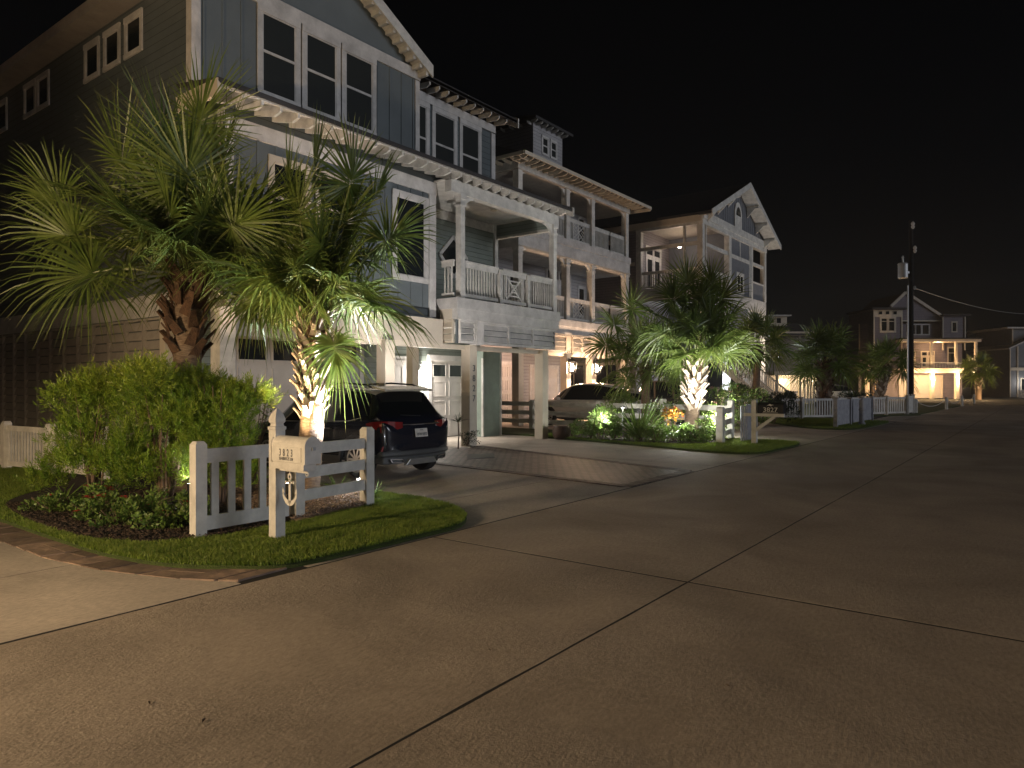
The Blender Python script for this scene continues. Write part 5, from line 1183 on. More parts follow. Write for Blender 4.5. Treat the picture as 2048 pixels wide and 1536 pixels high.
palm('small amber-lit palm left of the far porch', (pf.x, pf.y, 0), tuple(pf + Vector((0, 0, 3.2))), .28, [], 22, 1.2, (.5, 1.0), 24, 17, 24, crown_r=1.3, wid=.09, bootlen=.5)
light('palm_light', 'POINT', tuple(pf + Vector((.0, -.8, .5)) - FW * 1.0), 80, AMBER, .1)
pf = FW * 78 + RT * ((1957 - 1024) / 1415 * 78)
palm('small amber-lit palm right of the far house', (pf.x, pf.y, 0), tuple(pf + Vector((0, 0, 2.9))), .30, [], 22, 1.2, (.3, 1.0), 24, 19, 24, crown_r=1.3, wid=.09, bootlen=.5)
light('palm_light', 'POINT', tuple(pf - FW * 1.2 + Vector((0, 0, .4))), 70, AMBER, .1)
# ================================================================== SHRUBS AND FLOWERS
def leaves_mesh(name, C, D, Lh, Wd, m, parent, tone, fold=.25):
    """one folded 4-triangle leaf per row: C base point, D direction (unit)"""
    n = len(C); r = rng.normal(0, 1, (n, 3)); S = np.cross(D, r); S /= np.linalg.norm(S, axis=1)[:, None] + 1e-9; Nn = np.cross(D, S)
    L_ = Lh[:, None]; W_ = Wd[:, None]
    v0 = C; v1 = C + D * L_ * .45 + S * W_ + Nn * W_ * fold; v2 = C + D * L_ - Nn * L_ * .12; v3 = C + D * L_ * .45 - S * W_ + Nn * W_ * fold; v4 = C + D * L_ * .5
    V = np.stack([v0, v1, v2, v3, v4], 1).reshape(-1, 3); i = np.arange(n)[:, None] * 5
    F = np.concatenate([i + np.array(q) for q in ([0, 1, 4], [1, 2, 4], [2, 3, 4], [3, 0, 4])])
    return npmesh(name, V, F, m, parent, np.repeat(tone, 5))
def unit(a): return a / (np.linalg.norm(a, axis=1)[:, None] + 1e-9)
def needle_shrub(label, c, rad, h, shoots, seed=0, group='podocarpus shrubs of the near hedge', dens=17, zlow=.12):
    global rng
    t = wthing('hedge_shrub', label, 'shrub', (c[0], c[1], 0), group); rg = np.random.default_rng(seed)
    st = MB(); rr = random.Random(seed)
    for i in range(12):
        a = rr.uniform(0, 6.28); q = rr.uniform(.3, .9); st.tube([(c[0] + .05 * math.cos(a), c[1] + .05 * math.sin(a), 0), (c[0] + rad[0] * .35 * q * math.cos(a), c[1] + rad[1] * .35 * q * math.sin(a), h * .4), (c[0] + rad[0] * q * .8 * math.cos(a + .3), c[1] + rad[1] * q * .8 * math.sin(a + .3), h * rr.uniform(.75, .95))], [.018, .012, .004], 6)
    st.build('stem', M['bark'], t)
    # sub-crowns give an uneven outline
    K = 26; cen = np.stack([rg.uniform(-.75, .75, K) * rad[0], rg.uniform(-.75, .75, K) * rad[1], rg.uniform(zlow, .86, K) * h], 1); cr = rg.uniform(.22, .36, K) * min(rad[0], rad[1]) * 1.4
    k = rg.integers(0, K, shoots); u = unit(rg.normal(0, 1, (shoots, 3))); u[:, 2] = np.where(u[:, 2] < -.3, -u[:, 2], u[:, 2])
    P = cen[k] + u * cr[k][:, None] * rg.uniform(.75, 1.05, (shoots, 1)); P[:, 2] = np.minimum(P[:, 2], h * rg.uniform(.93, 1.03, shoots)); P[:, 2] = np.maximum(P[:, 2], .12)
    ax = unit(u * .8 + np.array([0, 0, .9]) + rg.normal(0, .32, (shoots, 3))); SL = rg.uniform(.10, .26, shoots)
    n = dens; f = (np.arange(n) + .5) / n
    C = P[:, None, :] + ax[:, None, :] * (SL[:, None] * f[None, :])[:, :, None]
    s1 = unit(np.cross(ax, rg.normal(0, 1, (shoots, 3)))); s2 = np.cross(ax, s1); ang = np.arange(n) * 2.4
    rad_ = s1[:, None, :] * np.cos(ang)[None, :, None] + s2[:, None, :] * np.sin(ang)[None, :, None]
    D = rad_ * (1.0 - .45 * f)[None, :, None] + ax[:, None, :] * (.55 + .9 * f)[None, :, None]
    C = C.reshape(-1, 3) + np.array([c[0], c[1], 0]); D = unit(D.reshape(-1, 3)); m_ = len(C)
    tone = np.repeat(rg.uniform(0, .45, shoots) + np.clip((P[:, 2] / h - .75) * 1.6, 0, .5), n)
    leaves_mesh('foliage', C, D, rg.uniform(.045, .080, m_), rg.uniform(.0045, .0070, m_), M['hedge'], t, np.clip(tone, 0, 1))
    return t
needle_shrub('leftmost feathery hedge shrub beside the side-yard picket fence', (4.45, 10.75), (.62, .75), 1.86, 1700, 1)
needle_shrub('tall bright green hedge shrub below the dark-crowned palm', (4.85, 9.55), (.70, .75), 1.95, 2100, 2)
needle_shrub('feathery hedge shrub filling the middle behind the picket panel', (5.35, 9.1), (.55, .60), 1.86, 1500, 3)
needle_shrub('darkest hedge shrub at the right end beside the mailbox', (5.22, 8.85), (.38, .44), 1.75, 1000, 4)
t = wthing('bare_shrub', 'thin leggy shrub with a few lit leaves beside the hedge', 'shrub', (6.0, 9.3, 0))
st = MB(); rr = random.Random(5); tips = []
for i in range(9):
    a = rr.uniform(0, 6.28); p = [(6.0, 9.3, 0), (6.0 + .12 * math.cos(a), 9.3 + .12 * math.sin(a), .8), (6.0 + .3 * math.cos(a), 9.3 + .3 * math.sin(a), rr.uniform(1.3, 1.75))]; st.tube(p, [.010, .007, .003], 5); tips.append(p)
st.build('stem', M['bark'], t)
C = []; 
for p in tips:
    for j in range(26): f = rr.uniform(.3, 1); q = Vector(p[1]).lerp(Vector(p[2]), f); C.append((q.x + rr.gauss(0, .05), q.y + rr.gauss(0, .05), q.z + rr.gauss(0, .04)))
C = np.array(C); leaves_mesh('foliage', C, unit(rng.normal(0, 1, C.shape) + np.array([0, 0, .4])), rng.uniform(.03, .06, len(C)), rng.uniform(.008, .014, len(C)), M['leaf'], t, rng.uniform(0, 1, len(C)))

def broad_shrub(name, label, cat, c, r, h, n, m='leaf', seed=0, lw=(.03, .055), ww=(.010, .018), group=None, flowers=0, fm='redfl', fs=.042, K=9, zlow=.15, base=.05):
    t = wthing(name, label, cat, (c[0], c[1], 0), group); rg = np.random.default_rng(seed + 50); rr = random.Random(seed)
    st = MB()
    for i in range(9):
        a = rr.uniform(0, 6.28); st.tube([(c[0], c[1], base), (c[0] + r * .4 * math.cos(a), c[1] + r * .4 * math.sin(a), h * .5), (c[0] + r * .8 * math.cos(a), c[1] + r * .8 * math.sin(a), h * .85)], [.010, .006, .003], 5)
    st.build('stem', M['bark'], t)
    cen = np.stack([rg.uniform(-.7, .7, K) * r, rg.uniform(-.7, .7, K) * r, rg.uniform(zlow, .8, K) * h], 1); k = rg.integers(0, K, n); u = unit(rg.normal(0, 1, (n, 3))); u[:, 2] = abs(u[:, 2]) * np.where(rg.random(n) < .8, 1, -1)
    P = cen[k] + u * (r * rg.uniform(.22, .42, (n, 1))); P[:, 2] = np.clip(P[:, 2], base, h * 1.05)
    D = unit(u + rg.normal(0, .5, (n, 3)) + np.array([0, 0, .25])); C = P + np.array([c[0], c[1], 0])
    leaves_mesh('foliage', C, D, rg.uniform(*lw, n), rg.uniform(*ww, n), M[m], t, rg.uniform(0, 1, n) ** 2)
    for i in range(flowers):
        u_ = Vector((rr.uniform(-1, 1), rr.uniform(-1, 1), rr.uniform(.3, 1))).normalized(); kk = rr.randrange(K); p = Vector(tuple(cen[kk])) + Vector((c[0], c[1], 0)) + u_ * r * .42; p.z = min(p.z + .02, h * 1.12)
        f = MB()
        for b in range(rr.choice((3, 5, 7))):
            cc = p + Vector((rr.gauss(0, fs * .6), rr.gauss(0, fs * .6), rr.gauss(0, fs * .35)))
            for s in range(5):
                a = s * 1.2566 + b; e = Vector((math.cos(a), math.sin(a), .25)); sd = Vector((-e.y, e.x, 0)); l = fs
                f.add([cc, cc + e * l * .6 + sd * l * .3, cc + e * l, cc + e * l * .6 - sd * l * .3], [(0, 1, 2, 3)])
        f.build('flower', M[fm], t, recalc=False)
    return t
G1 = 'flowering plants in the near bed'
lows = [(3.62, 9.95, .28, .30, 900, 2, 'green leafy plant at the far left tip of the mulch bed'), (3.75, 9.05, .30, .30, 1100, 3, 'low leafy plant with red blooms near the left mulch edge'), (4.05, 9.55, .30, .42, 900, 3, 'red-flowering plant against the foot of the hedge'),
        (3.72, 8.35, .26, .28, 900, 1, 'bright green leafy mound on the dark mulch'), (4.15, 8.55, .28, .36, 800, 2, 'leafy plant with two red blooms in the middle of the bed'), (3.85, 7.85, .24, .30, 800, 1, 'small green mound nearest the curve of the lawn'),
        (4.22, 7.75, .24, .30, 800, 1, 'leafy mound with a red bloom just left of the picket post'), (4.5, 8.2, .24, .34, 700, 1, 'shaded leafy plant behind the corner picket post')]
for i, (x, y, r, h, n, fl, lb) in enumerate(lows): broad_shrub('flowering_plant', lb, 'plant', (x, y), r, h, n, 'leaf', i, group=G1, flowers=fl, base=.08)
def strap_plant(name, label, c, n, L, w_, m='leaf', seed=0, group=None, up=.7, base=.06, trunk=0, spread=1.0):
    t = wthing(name, label, 'plant', (c[0], c[1], 0), group); rr = random.Random(seed); V, Fq, T = [], [], []; z0 = base + trunk
    if trunk: MB().tube([(c[0], c[1], 0), (c[0] + .02, c[1], z0 * .5), (c[0], c[1], z0 + .03)], [.02, .016, .016], 8).build('stem', M['bark'], t)
    for i in range(n):
        a = i * 2.39996 + rr.uniform(-.2, .2); e = Vector((math.cos(a), math.sin(a), 0)); el = up * rr.uniform(.6, 1.25); l = L * rr.uniform(.6, 1.1); s = Vector((-e.y, e.x, 0)); k = len(V)
        for j in range(6):
            f = j / 5; ww = w_ * (1 - f) ** .6 * (.6 + .4 * min(1, f * 4)); p = Vector((c[0], c[1], z0)) + e * (l * f * math.cos(el) * spread) + Vector((0, 0, l * (f * math.sin(el) - .45 * f * f * (1.3 - el))))
            p.z = max(p.z, .07); V += [tuple(p + s * ww / 2 + Vector((0, 0, ww * .25))), tuple(p - Vector((0, 0, ww * .1))), tuple(p - s * ww / 2 + Vector((0, 0, ww * .25)))]; T += [f * rr.random()] * 3
        for j in range(5):
            for q in (0, 1): Fq.append((k + j * 3 + q, k + j * 3 + q + 1, k + j * 3 + 4 + q, k + j * 3 + 3 + q))
    npmesh('foliage', V, Fq, M[m], t, T); return t
strap_plant('lily_plant', 'arching strap-leaved lily at the front of the near hedge', (4.35, 9.0), 34, .62, .035, seed=3, group='strap-leaved plants')
strap_plant('lily_plant', 'strap-leaved lily by the left picket fence with browned tips', (4.0, 10.6), 40, .55, .028, seed=4, group='strap-leaved plants')
strap_plant('fern_plant', 'fresh green fern glowing at the right foot of the bright palm', (6.75, 8.3), 26, .45, .022, seed=6, up=.9, group='strap-leaved plants')
strap_plant('fern_plant', 'small bright tuft between the rail fence and driveway', (6.95, 7.7), 16, .28, .018, seed=7, up=.9)
strap_plant('dracaena', 'spiky dark dracaena beside the pillar numbered 3827', (13.75, 12.1), 30, .42, .022, 'leafd', 8, up=.8, trunk=.62)
broad_shrub('small_bush', 'twiggy little bush at the base of the numbered pillar', 'shrub', (14.1, 12.1), .3, .5, 260, 'leafd', 12)
# second bed
strap_plant('ginger_plant', 'tall strappy ginger plant standing in the glow of the second bed', (18.4, 9.3), 50, 1.5, .085, seed=10, up=1.0)
G2 = 'leafy plants in the second lit bed'
for i, (x, y, r, h, n, lb) in enumerate([(18.25, 10.8, .40, .55, 900, 'leafy mound at the far left end of the second bed by the rail fence'), (18.3, 9.2, .38, .42, 900, 'ground-hugging foliage below the ginger plant'), (18.55, 8.3, .34, .40, 800, 'low green foliage in front of the small garden light'),
        (18.95, 8.0, .34, .42, 800, 'low foliage directly in front of the second bed palm trunk'), (19.35, 7.75, .36, .60, 1100, 'vivid green lit bush touching the thick fence post'), (18.9, 10.9, .45, .8, 900, 'loose weedy bush beside the rail fence post in the second bed'), (18.2, 10.0, .32, .4, 700, 'small leafy clump left of the ginger plant'), (18.35, 8.75, .34, .36, 700, 'leafy clump between the ginger plant and the orange-leaved croton'), (19.9, 7.6, .3, .42, 700, 'lit leafy clump squeezed behind the thick fence post'), (18.75, 7.65, .3, .3, 700, 'low edging foliage at the grass line below the palm trunk'), (20.3, 9.6, .5, .9, 1100, 'taller leafy bush behind the croton against the rail fence'), (19.9, 11.3, .5, .8, 1000, 'leafy bush in the back corner of the second bed')]):
    broad_shrub('bed_plant', lb, 'plant', (x, y), r * 1.1, h * 1.35, n, 'leaf', i + 30, (.05, .09), (.016, .026), group=G2)
broad_shrub('croton', 'croton with glowing orange-yellow leaves left of the second bed palm', 'shrub', (19.35, 8.75), .32, 1.05, 260, 'yelfl', 61, (.08, .13), (.022, .032), zlow=.6)
G3 = 'pink oleanders behind the rail fence'
for i, (x, y, r, h, lb) in enumerate([(22.3, 8.6, .75, 1.9, 'pink oleander right of the second bed palm'), (23.4, 9.9, .7, 1.7, 'oleander with a few pale blooms left of the second bed palm trunk'), (24.1, 8.0, .8, 1.75, 'darker pink oleander toward the reddish palm trunk'), (22.5, 12.0, .6, 1.5, 'sparse oleander in front of the parked boxy car')]):
    broad_shrub('oleander', lb, 'shrub', (x, y), r, h, 2000, 'leaf', i + 70, (.09, .15), (.012, .02), G3, 16 if i != 3 else 6, 'pinkfl', .05, K=14, zlow=.2)
for i, (x, y, r, h, lb) in enumerate([(33.5, 12.0, .9, 1.7, 'dark bush left of the stair foot'), (37.2, 10.6, .7, 1.3, 'round clipped dark bush behind the picket fence'), (30.0, 9.0, .9, 1.3, 'dark spiky bush behind the black mailbox'), (43.5, 8.5, .9, 1.3, 'low dark bush below the shaggy palm')]):
    broad_shrub('dark_bush', lb, 'shrub', (x, y), r, h, 2200, 'leafd', i + 90, (.08, .14), (.02, .035), 'dark bushes beyond the second driveway', K=14, zlow=.3)
pot = wthing('planter', 'dark brown round pot standing at the second pillar', 'planter', (18.15, 11.75, 0))
MB().lathe((18.1, 11.75, .006), [(.20, 0), (.27, .10), (.29, .24), (.25, .36), (.27, .40), (.22, .39), (.20, .33)], 20).build('pot', M['terra'], pot, smooth=True)
broad_shrub('potted_bush', 'round little bush growing beside the dark pot', 'shrub', (18.45, 11.6), .26, .52, 900, 'leaf', 120, (.03, .05), (.010, .016))
# fallen leaves and twigs on the street
for i, (x, y, lb) in enumerate([(300, 1408, 'dead leaf on the street nearest the lower left corner'), (408, 1444, 'curled dead leaf on the near street slab'), (980, 1302, 'tiny dead leaf left of the long street joint'), (922, 1163, 'dead leaf below the near lawn tip'), (1475, 1161, 'small leaf right of the crossing of the two street joints'), (1455, 1374, 'small dark leaf on the right street slab')]):
    d_ = CAM_H * 1415 / (y - 771); p = FW * d_ + RT * ((x - 1024) / 1415 * d_); a = random.uniform(0, 3); e = Vector((math.cos(a), math.sin(a), 0)) * .022; s = Vector((-e.y, e.x, 0)) * .45
    m = MB(); m.add([p - e + Vector((0, 0, .003)), p + s + Vector((0, 0, .012)), p + e + Vector((0, 0, .006)), p - s + Vector((0, 0, .010)), p + Vector((0, 0, .004))], [(0, 1, 4), (1, 2, 4), (2, 3, 4), (3, 0, 4)])
    tag(m.build('fallen_leaf', M['bark'], loc=tuple(p)), lb, 'leaf', 'fallen leaves on the street')

# ================================================================== CARS
def glossy(name, col, rough=.22, metal=.0): return mat(name, col, rough, metal, var=0.0, coat=1.0)
M['tyre'] = mat('tyre_rubber', (.018, .018, .018), .85); M['rim'] = mat('alloy_rim', (.45, .45, .46), .3, metal=.9, var=0); M['carglass'] = mat('tinted_car_glass', (.006, .008, .010), .06, var=0, coat=1)
M['chrome'] = mat('chrome_strip', (.60, .60, .62), .18, metal=1.0, var=0); M['clad'] = mat('grey_bumper_plastic', (.06, .065, .07), .5); M['silver'] = mat('silver_skid_plate', (.30, .31, .32), .35, metal=.6)
M['tail'] = mat('red_tail_lamp', (.22, .006, .008), .15, var=0, coat=1); M['tail2'] = mat('orange_tail_lamp', (.6, .18, .08), .2, var=0, coat=1)
def car(label, loc, rz, st, paint, roofpaint, wheels, wr, hw_wheel, cut=True, glassrng=None):
    """st: stations from rear (y small) to nose: (y, zlow, zsill, zbelt, ztop, wsill, wbelt, wtop). forward is +y"""
    t = thing('parked_car', label, 'car', loc, rz)
    rings = []
    for (y, zl, zs, zb_, zt, ws, wb, wt) in st:
        zm = zs + (zb_ - zs) * .55
        rings.append([(0, y, zl), (ws * .75, y, zl), (ws * .96, y, zs), (ws, y, zm), (wb, y, zb_), (wb * .985, y, zb_ + .015), (wt, y, max(zt - .07, zb_ + .02)), (wt * .86, y, zt - .012 if zt - .012 > zb_ else zb_ + .025), (0, y, zt)])
    nR = len(rings[0]); V = []; 
    for r_ in rings: V += r_ + [(-x, y, z) for x, y, z in r_[1:-1]][::-1]
    n = nR * 2 - 2; F = []; K = []
    for i in range(len(rings) - 1):
        for j in range(n):
            F.append((i * n + j, i * n + (j + 1) % n, (i + 1) * n + (j + 1) % n, (i + 1) * n + j)); K.append((i, j if j < nR - 1 else n - 1 - j))
    F.append(tuple(range(n))[::-1]); K.append((-1, -1)); F.append(tuple((len(rings) - 1) * n + j for j in range(n))); K.append((-2, -2))
    me = bpy.data.meshes.new('body'); me.from_pydata(V, [], F); mats = [paint, roofpaint, M['carglass'], M['clad']]
    for m_ in mats: me.materials.append(m_)
    for p, (i, j) in zip(me.polygons, K):
        y0_ = st[i][0]
        idx = 0
        if i >= 0:
            for (g0, g1, js, mi) in glassrng:
                if g0 <= i < g1 and j in js: idx = mi
        elif i == -1: idx = 0
        p.material_index = idx
    me.update(); bm = bmesh.new(); bm.from_mesh(me); bmesh.ops.recalc_face_normals(bm, faces=bm.faces)
    cl = bm.edges.layers.float.get('crease_edge') or bm.edges.layers.float.new('crease_edge')
    for e in bm.edges:
        mi = {f.material_index for f in e.link_faces}
        if len(mi) > 1: e[cl] = .8
    bm.to_mesh(me); bm.free()
    o = bpy.data.objects.new('body', me); COL.objects.link(o); s = o.modifiers.new('s', 'SUBSURF'); s.levels = 3; s.render_levels = 3
    cutters = []
    if cut:
        for wy in wheels:
            c = MB()
            c.tube([(-1.2, wy, wr), (1.2, wy, wr)], wr + .055, 32); co = c.build('cut', M['black']); co.parent = None; cutters.append(co)
            b = o.modifiers.new('b', 'BOOLEAN'); b.object = co; b.operation = 'DIFFERENCE'; b.solver = 'EXACT'
    bpy.context.view_layer.update()
    me2 = bpy.data.meshes.new_from_object(o.evaluated_get(bpy.context.evaluated_depsgraph_get()))
    for c in cutters: bpy.data.objects.remove(c, do_unlink=True)
    o.modifiers.clear(); me2.polygons.foreach_set('use_smooth', [True] * len(me2.polygons))
    # split: glass and roof become parts of their own
    def part(nm, idxs, parent, keepmat):
        b = bmesh.new(); b.from_mesh(me2); dl = [f for f in b.faces if f.material_index not in idxs]; bmesh.ops.delete(b, geom=dl, context='FACES')
        for f in b.faces: f.material_index = 0
        m3 = bpy.data.meshes.new(nm); b.to_mesh(m3); b.free(); m3.materials.append(keepmat)
        if not len(m3.polygons): return None
        q = bpy.data.objects.new(nm, m3); COL.objects.link(q); q.parent = parent; return q
    bo_ = part('body', (0,), t, paint); part('roof', (1,), t, roofpaint); part('glass', (2,), t, M['carglass']); part('cladding', (3,), t, M['clad'])
    bpy.data.objects.remove(o, do_unlink=True)
    for wy in wheels:
        for sx in (-1, 1):
            x = sx * hw_wheel; w_ = MB(); yy = lambda q: q
            prof = [(-.11, wr * .66), (-.11, wr * .93), (-.07, wr), (.07, wr), (.11, wr * .93), (.11, wr * .66)]
            k = 28; vs = []; fs = []
            for (dx, rr_) in prof:
                for j in range(k): a = 2 * math.pi * j / k; vs.append((x + dx, wy + rr_ * math.cos(a), wr + rr_ * math.sin(a)))
            for a_ in range(5):
                for j in range(k): fs.append((a_ * k + j, a_ * k + (j + 1) % k, (a_ + 1) * k + (j + 1) % k, (a_ + 1) * k + j))
            fs.append(tuple(range(k))); fs.append(tuple(5 * k + j for j in range(k))); w_.add(vs, fs)
            wo = w_.build('wheel', M['tyre'], t); rm = MB(); xo = x + sx * .108
            rm.tube([(xo - sx * .03, wy, wr), (xo + sx * .008, wy, wr)], .055, 12)
            for a_ in range(10):
                a = a_ * math.pi / 5; rm.bar((xo, wy + .04 * math.cos(a), wr + .04 * math.sin(a)), (xo, wy + wr * .64 * math.cos(a), wr + wr * .64 * math.sin(a)), .035, .018, up=(1, 0, 0))
            for j in range(24):
                a, b = 2 * math.pi * j / 24, 2 * math.pi * (j + 1) / 24; rm.bar((xo, wy + wr * .64 * math.cos(a), wr + wr * .64 * math.sin(a)), (xo, wy + wr * .64 * math.cos(b), wr + wr * .64 * math.sin(b)), .03, .03, up=(1, 0, 0))
            rm.build('rim', M['rim'], wo)
    return t
# car 1: small dark SUV, pale roof, rear towards the street
P1 = glossy('dark_navy_car_paint', (.006, .008, .018)); P1r = glossy('pale_beige_roof_paint', (.42, .40, .34))
st1 = [(0.02, .48, .55, .78, .84, .66, .70, .60), (.06, .38, .50, .96, 1.04, .80, .80, .66), (.16, .30, .46, 1.02, 1.12, .86, .85, .68), (.30, .26, .42, 1.02, 1.30, .89, .87, .66), (.50, .25, .40, 1.01, 1.54, .90, .88, .63), (.62, .25, .40, 1.01, 1.585, .90, .88, .62),
       (1.0, .24, .36, .99, 1.62, .90, .885, .63), (1.6, .24, .34, .97, 1.64, .90, .885, .64), (2.3, .24, .34, .95, 1.62, .90, .88, .64), (2.75, .24, .34, .94, 1.50, .90, .87, .64), (3.25, .24, .36, .93, 1.12, .90, .86, .68), (3.45, .25, .38, .92, .98, .90, .85, .72), (3.9, .26, .42, .86, .91, .88, .80, .70), (4.25, .30, .50, .74, .80, .80, .70, .60), (4.36, .40, .52, .64, .68, .60, .56, .5)]
GR = [(3, 9, (5,), 2), (2, 4, (6, 7), 2), (4, 9, (6, 7), 1), (4, 9, (5,), 2), (9, 11, (6, 7), 2), (9, 10, (5,), 2), (0, 14, (0, 1), 3)]
CX, CY = 9.20, 8.98
car1 = car('dark navy small SUV with pale roof parked nose-in beside the lit palm', (CX, CY, 0), R(0), st1, P1, P1r, (.72, 3.35), .335, .79, True, GR)
Fc1 = Face((0, 0, 0), X1, (0, -1, 0))
def cpart(mb, name, m, par=None, **k): o = mb.build(name, m, par or car1, **k); return o
def curve_pts(zf, xs, yf): return [(x, yf(x), zf) for x in xs]
yb = lambda x, y0=.0: y0 + .16 * (abs(x) / .88) ** 3.2     # rear end plan curve
m = MB()
for s in (-1, 1):   # roof rails
    m = MB(); m.tube([(s * .60, .62, 1.60), (s * .585, .8, 1.655), (s * .585, 1.4, 1.685), (s * .60, 2.2, 1.66), (s * .61, 2.4, 1.60)], .016, 8); cpart(m, 'roof_rail', M['black'])
m = MB(); m.prism([(-.60, .30, 1.535), (.60, .30, 1.535), (.63, .62, 1.60), (-.63, .62, 1.60)], (0, 0, .035)); cpart(m, 'spoiler', P1r, bevel=.01)
m = MB(); m.prism([(-.02, .95, 1.62), (.02, .95, 1.62), (.0, 1.12, 1.62)], (0, 0, .07)); cpart(m, 'antenna_fin', P1r)
# tail lamps wrap round the corners, chrome strip between
for s in (-1, 1):
    m = MB(); pl = [(s * x, yb(x) + dy) for x, dy in ((.44, .005), (.60, -.005), (.74, -.012), (.84, .00))] + [(s * .885, .30), (s * .90, .46)]
    tops = [1.00, 1.01, 1.02, 1.02, 1.01, .98]; bots = [.90, .86, .80, .82, .90, .95]
    for i in range(5):
        (x0, y0_), (x1, y1_) = pl[i], pl[i + 1]
        m.add([(x0, y0_, bots[i]), (x1, y1_, bots[i + 1]), (x1, y1_, tops[i + 1]), (x0, y0_, tops[i]), (x0 * .93, y0_ + .05, bots[i]), (x1 * .93, y1_ + .05, bots[i + 1]), (x1 * .93, y1_ + .05, tops[i + 1]), (x0 * .93, y0_ + .05, tops[i])], [(0, 1, 2, 3), (7, 6, 5, 4), (0, 4, 5, 1), (3, 2, 6, 7), (0, 3, 7, 4), (1, 5, 6, 2)])
    tl = cpart(m, 'tail_lamp', M['tail'])
    m = MB(); m.add([(s * .80, yb(.8) - .016, .93), (s * .86, yb(.86) + .005, .94), (s * .86, yb(.86) + .005, .975), (s * .80, yb(.8) - .016, .97)], [(0, 1, 2, 3)]); m.build('lens', M['tail2'], tl, recalc=False)
    m = MB(); m.tube([(s * .78, yb(.78) + .02, .62), (s * .82, yb(.82) + .02, .50)], [.030, .022], 8); cpart(m, 'reflector', M['tail'])
    m = MB(); e = [(s * .42, .015, .285), (s * .66, .05, .30), (s * .70, .06, .36), (s * .45, .015, .345)]
    for i in range(4): m.bar(e[i], e[(i + 1) % 4], .03, .018)
    cpart(m, 'exhaust_trim', M['chrome'])
m = MB(); xs = [-.46 + .92 * i / 12 for i in range(13)]
m2 = [(x, yb(x) - .010, .955) for x in xs]
m.tube(m2, .014, 8); cpart(m, 'chrome_strip', M['chrome'])
m = MB(); m.prism([(x, yb(x) - .03 - .0, .40) for x in [-.84 + 1.68 * i / 14 for i in range(15)]] + [(.84, .4, .40), (-.84, .4, .40)], (0, 0, .10)); cpart(m, 'rear_bumper', M['clad'], bevel=.03)
m = MB(); m.prism([(x, yb(x) + .02, .27) for x in [-.80 + 1.6 * i / 14 for i in range(15)]] + [(.80, .4, .27), (-.80, .4, .27)], (0, 0, .13)); cpart(m, 'rear_bumper', M['clad'], bevel=.02)
m = MB(); m.prism([(-.40, -.02, .235), (.40, -.02, .235), (.30, -.035, .35), (-.30, -.035, .35)], (0, .08, 0)); cpart(m, 'skid_plate', M['silver'], bevel=.012)
# licence plate
m = MB(); m.prism([(-.155, -.012, .72), (.155, -.012, .72), (.155, .012, .87), (-.155, .012, .87)], (0, -.006, 0)); pl = cpart(m, 'licence_plate', M['white'])
ORG_p = Face((0, 0, 0), X1, (0, -1, 0))
def plate_text(s, size, z, sx):
    o = text_obj(s, size, 'navy', pl, ORG_p, 0, z, .020 if z < .8 else .004, .001, sx=sx); return o
plate_text('VFW·5972', .075, .745, .78); plate_text('TEXAS', .028, .835, 1.0)
for s in (-1, 1):
    m = MB(); m.tube([(s * .865, .62, 1.07), (s * .895, .9, 1.01), (s * .902, 1.4, .985), (s * .902, 2.4, .965), (s * .885, 3.0, .95)], .009, 6); cpart(m, 'window_strip', M['chrome'])
    m = MB(); m.tube([(s * .912, 1.35, .86), (s * .925, 1.40, .865), (s * .925, 1.52, .865), (s * .912, 1.57, .86)], .012, 6); cpart(m, 'door_handle', M['chrome'])
    m = MB(); m.lathe((s * 1.0, 3.0, 1.0), [(.03, -.06), (.085, -.04), (.095, .02), (.06, .08)], 12); cpart(m, 'mirror', P1)
    m = MB(); 
    for wy in (.72, 3.35):
        for j in range(14):
            a, b = math.pi * j / 14, math.pi * (j + 1) / 14; m.bar((s * .895, wy + .415 * math.cos(a), .335 + .415 * math.sin(a)), (s * .895, wy + .415 * math.cos(b), .335 + .415 * math.sin(b)), .05, .065, up=(1, 0, 0))
    m.box(min(s * .86, s * .90), max(s * .86, s * .90), 1.15, 2.93, .25, .38); cpart(m, 'arch_cladding', M['clad'])
m = MB(); m.tube([(-.52, .03, .955), (.0, .02, .99)], .004, 5)
m = MB(); m.bar((-.38, .14, 1.12), (.10, .12, 1.09), .014, .014); cpart(m, 'rear_wiper', M['black'])

# car 2: pale luxury SUV with sloping roof, side on behind the rail fence
P2 = glossy('silver_white_car_paint', (.62, .60, .58)); 
st2 = [(0, .45, .55, .85, .92, .70, .74, .66), (.08, .32, .48, .98, 1.06, .90, .88, .72), (.30, .26, .40, 1.06, 1.36, .97, .94, .70), (.75, .24, .36, 1.07, 1.58, .99, .96, .68), (1.4, .24, .34, 1.06, 1.70, .99, .96, .70), (2.2, .24, .34, 1.04, 1.76, .99, .96, .70), (2.9, .24, .34, 1.03, 1.70, .99, .95, .70), (3.35, .24, .34, 1.02, 1.42, .99, .94, .74), (3.75, .25, .36, 1.01, 1.10, .98, .92, .80), (4.3, .26, .40, .98, 1.04, .95, .88, .76), (4.75, .30, .46, .88, .95, .88, .80, .66), (4.9, .42, .5, .72, .78, .64, .6, .5)]
GR2 = [(2, 8, (5,), 2), (1, 3, (6, 7), 2), (7, 8, (6, 7), 2), (3, 7, (6, 7), 1), (0, 11, (0, 1), 3)]
car2 = car('pale silver SUV parked nose-in under the glowing carriage lamps', (25.0, 12.45, 0), 0, st2, P2, P2, (.85, 3.85), .38, .86, True, GR2)
m = MB(); m.tube([(-.985, .6, 1.075), (-1.0, 1.5, 1.075), (-1.0, 3.2, 1.055), (-.96, 3.7, 1.03)], .008, 6); m.build('window_strip', M['chrome'], car2)
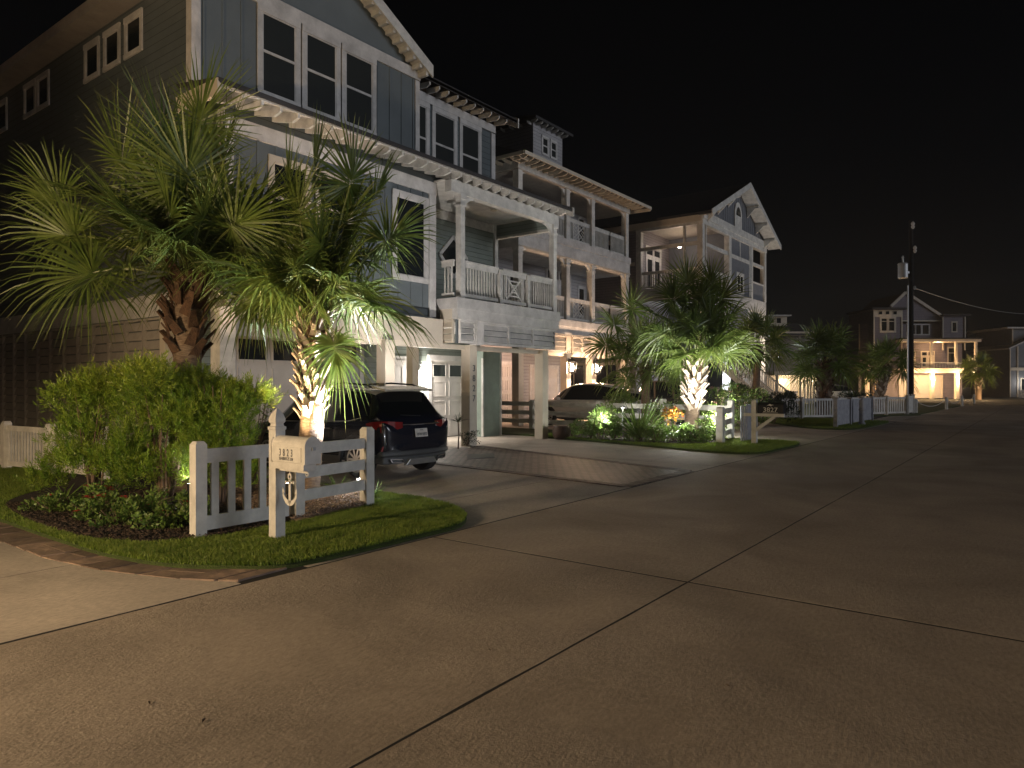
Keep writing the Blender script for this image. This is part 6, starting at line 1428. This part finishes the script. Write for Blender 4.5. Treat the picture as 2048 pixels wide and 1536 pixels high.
for y in (1.55, 2.65): m = MB(); m.bar((-1.012, y, .90), (-1.012, y + .2, .90), .02, .025); m.build('door_handle', P2, car2)
m = MB(); m.lathe((-1.08, 3.25, 1.08), [(.03, -.06), (.09, -.04), (.10, .03), (.06, .09)], 12); m.build('mirror', P2, car2)
m = MB(); m.prism([(-1.003, .05, .78), (-1.003, .85, .86), (-1.003, .85, .95), (-1.003, .10, .93)], (.02, 0, 0)); m.build('side_lamp', M['tail'], car2)
# car 3: boxy off-roader behind it
P3 = glossy('dark_green_black_car_paint', (.03, .03, .028)); P3r = mat('tan_hard_top', (.16, .12, .09), .5)
st3 = [(0, .5, .58, 1.0, 1.06, .84, .84, .80), (.04, .45, .5, 1.08, 1.80, .86, .85, .74), (.12, .42, .48, 1.09, 1.84, .87, .86, .74), (.8, .42, .48, 1.09, 1.86, .87, .86, .75), (1.6, .42, .48, 1.09, 1.86, .87, .86, .75), (2.3, .42, .48, 1.09, 1.84, .87, .86, .75), (2.42, .42, .48, 1.09, 1.76, .87, .86, .76), (2.75, .42, .48, 1.09, 1.22, .87, .84, .78), (3.0, .44, .5, 1.07, 1.13, .80, .76, .70), (3.9, .46, .52, 1.02, 1.08, .70, .68, .6), (4.1, .5, .55, .96, 1.0, .66, .64, .56)]
GR3 = [(2, 6, (5,), 2), (0, 1, (5, 6, 7), 2), (6, 7, (5, 6, 7), 2), (1, 6, (6, 7), 1), (0, 10, (0, 1), 3)]
car3 = car('boxy dark off-roader with tan hard top behind the lit bed palms', (28.4, 11.4, 0), 0, st3, P3, P3r, (.75, 3.25), .42, .80, True, GR3)
for y in (.75, 3.25):
    for s in (-1, 1): MB().box(min(s * .80, s * .98), max(s * .80, s * .98), y - .5, y + .5, .86, .92).build('fender', M['black'], car3)
for y in (.9, 1.75): MB().box(-.89, -.86, y, y + .07, 1.1, 1.80).build('pillar', P3r, car3)
MB().box(-1.2, -.95, 2.45, 2.55, 1.1, 1.3).build('mirror', M['black'], car3)
sp_ = MB(); sp_.tube([(0, -.20, 1.0), (0, .0, 1.0)], .38, 24); sp_.build('spare_wheel', M['tyre'], car3)
# far parked car, only its roofline shows
car4_st = [(y * .95, a, b, c_, d_, e, f_, g_) for (y, a, b, c_, d_, e, f_, g_) in st2]
pf = FW * 66 + RT * ((1700 - 1024) / 1415 * 66)
car('distant pale car parked far down the street behind the board fence', (pf.x, pf.y, 0), R(37), car4_st, P2, P2, (.85, 3.7), .36, .84, False, GR2)

# dark star of the neighbourhood sky is left to the sky texture itself


# ================================================================== HAZE: thin volume added for a soft glow round the lamps
hz = bpy.data.materials.new('glow_haze'); hz.use_nodes = True; hn = hz.node_tree.nodes; hl = hz.node_tree.links
hn.remove(hn['Principled BSDF']); pv = hn.new('ShaderNodeVolumePrincipled'); pv.inputs['Color'].default_value = (.9, .92, .95, 1)
pv.inputs['Density'].default_value = 0.0007; pv.inputs['Anisotropy'].default_value = 0.55; hl.new(pv.outputs[0], hn['Material Output'].inputs['Volume'])
tag(MB().box(-60, 170, -60, 120, -1.05, 22).build('haze', hz), 'faint haze added over the whole street for lamp glow', 'haze', kind='stuff')
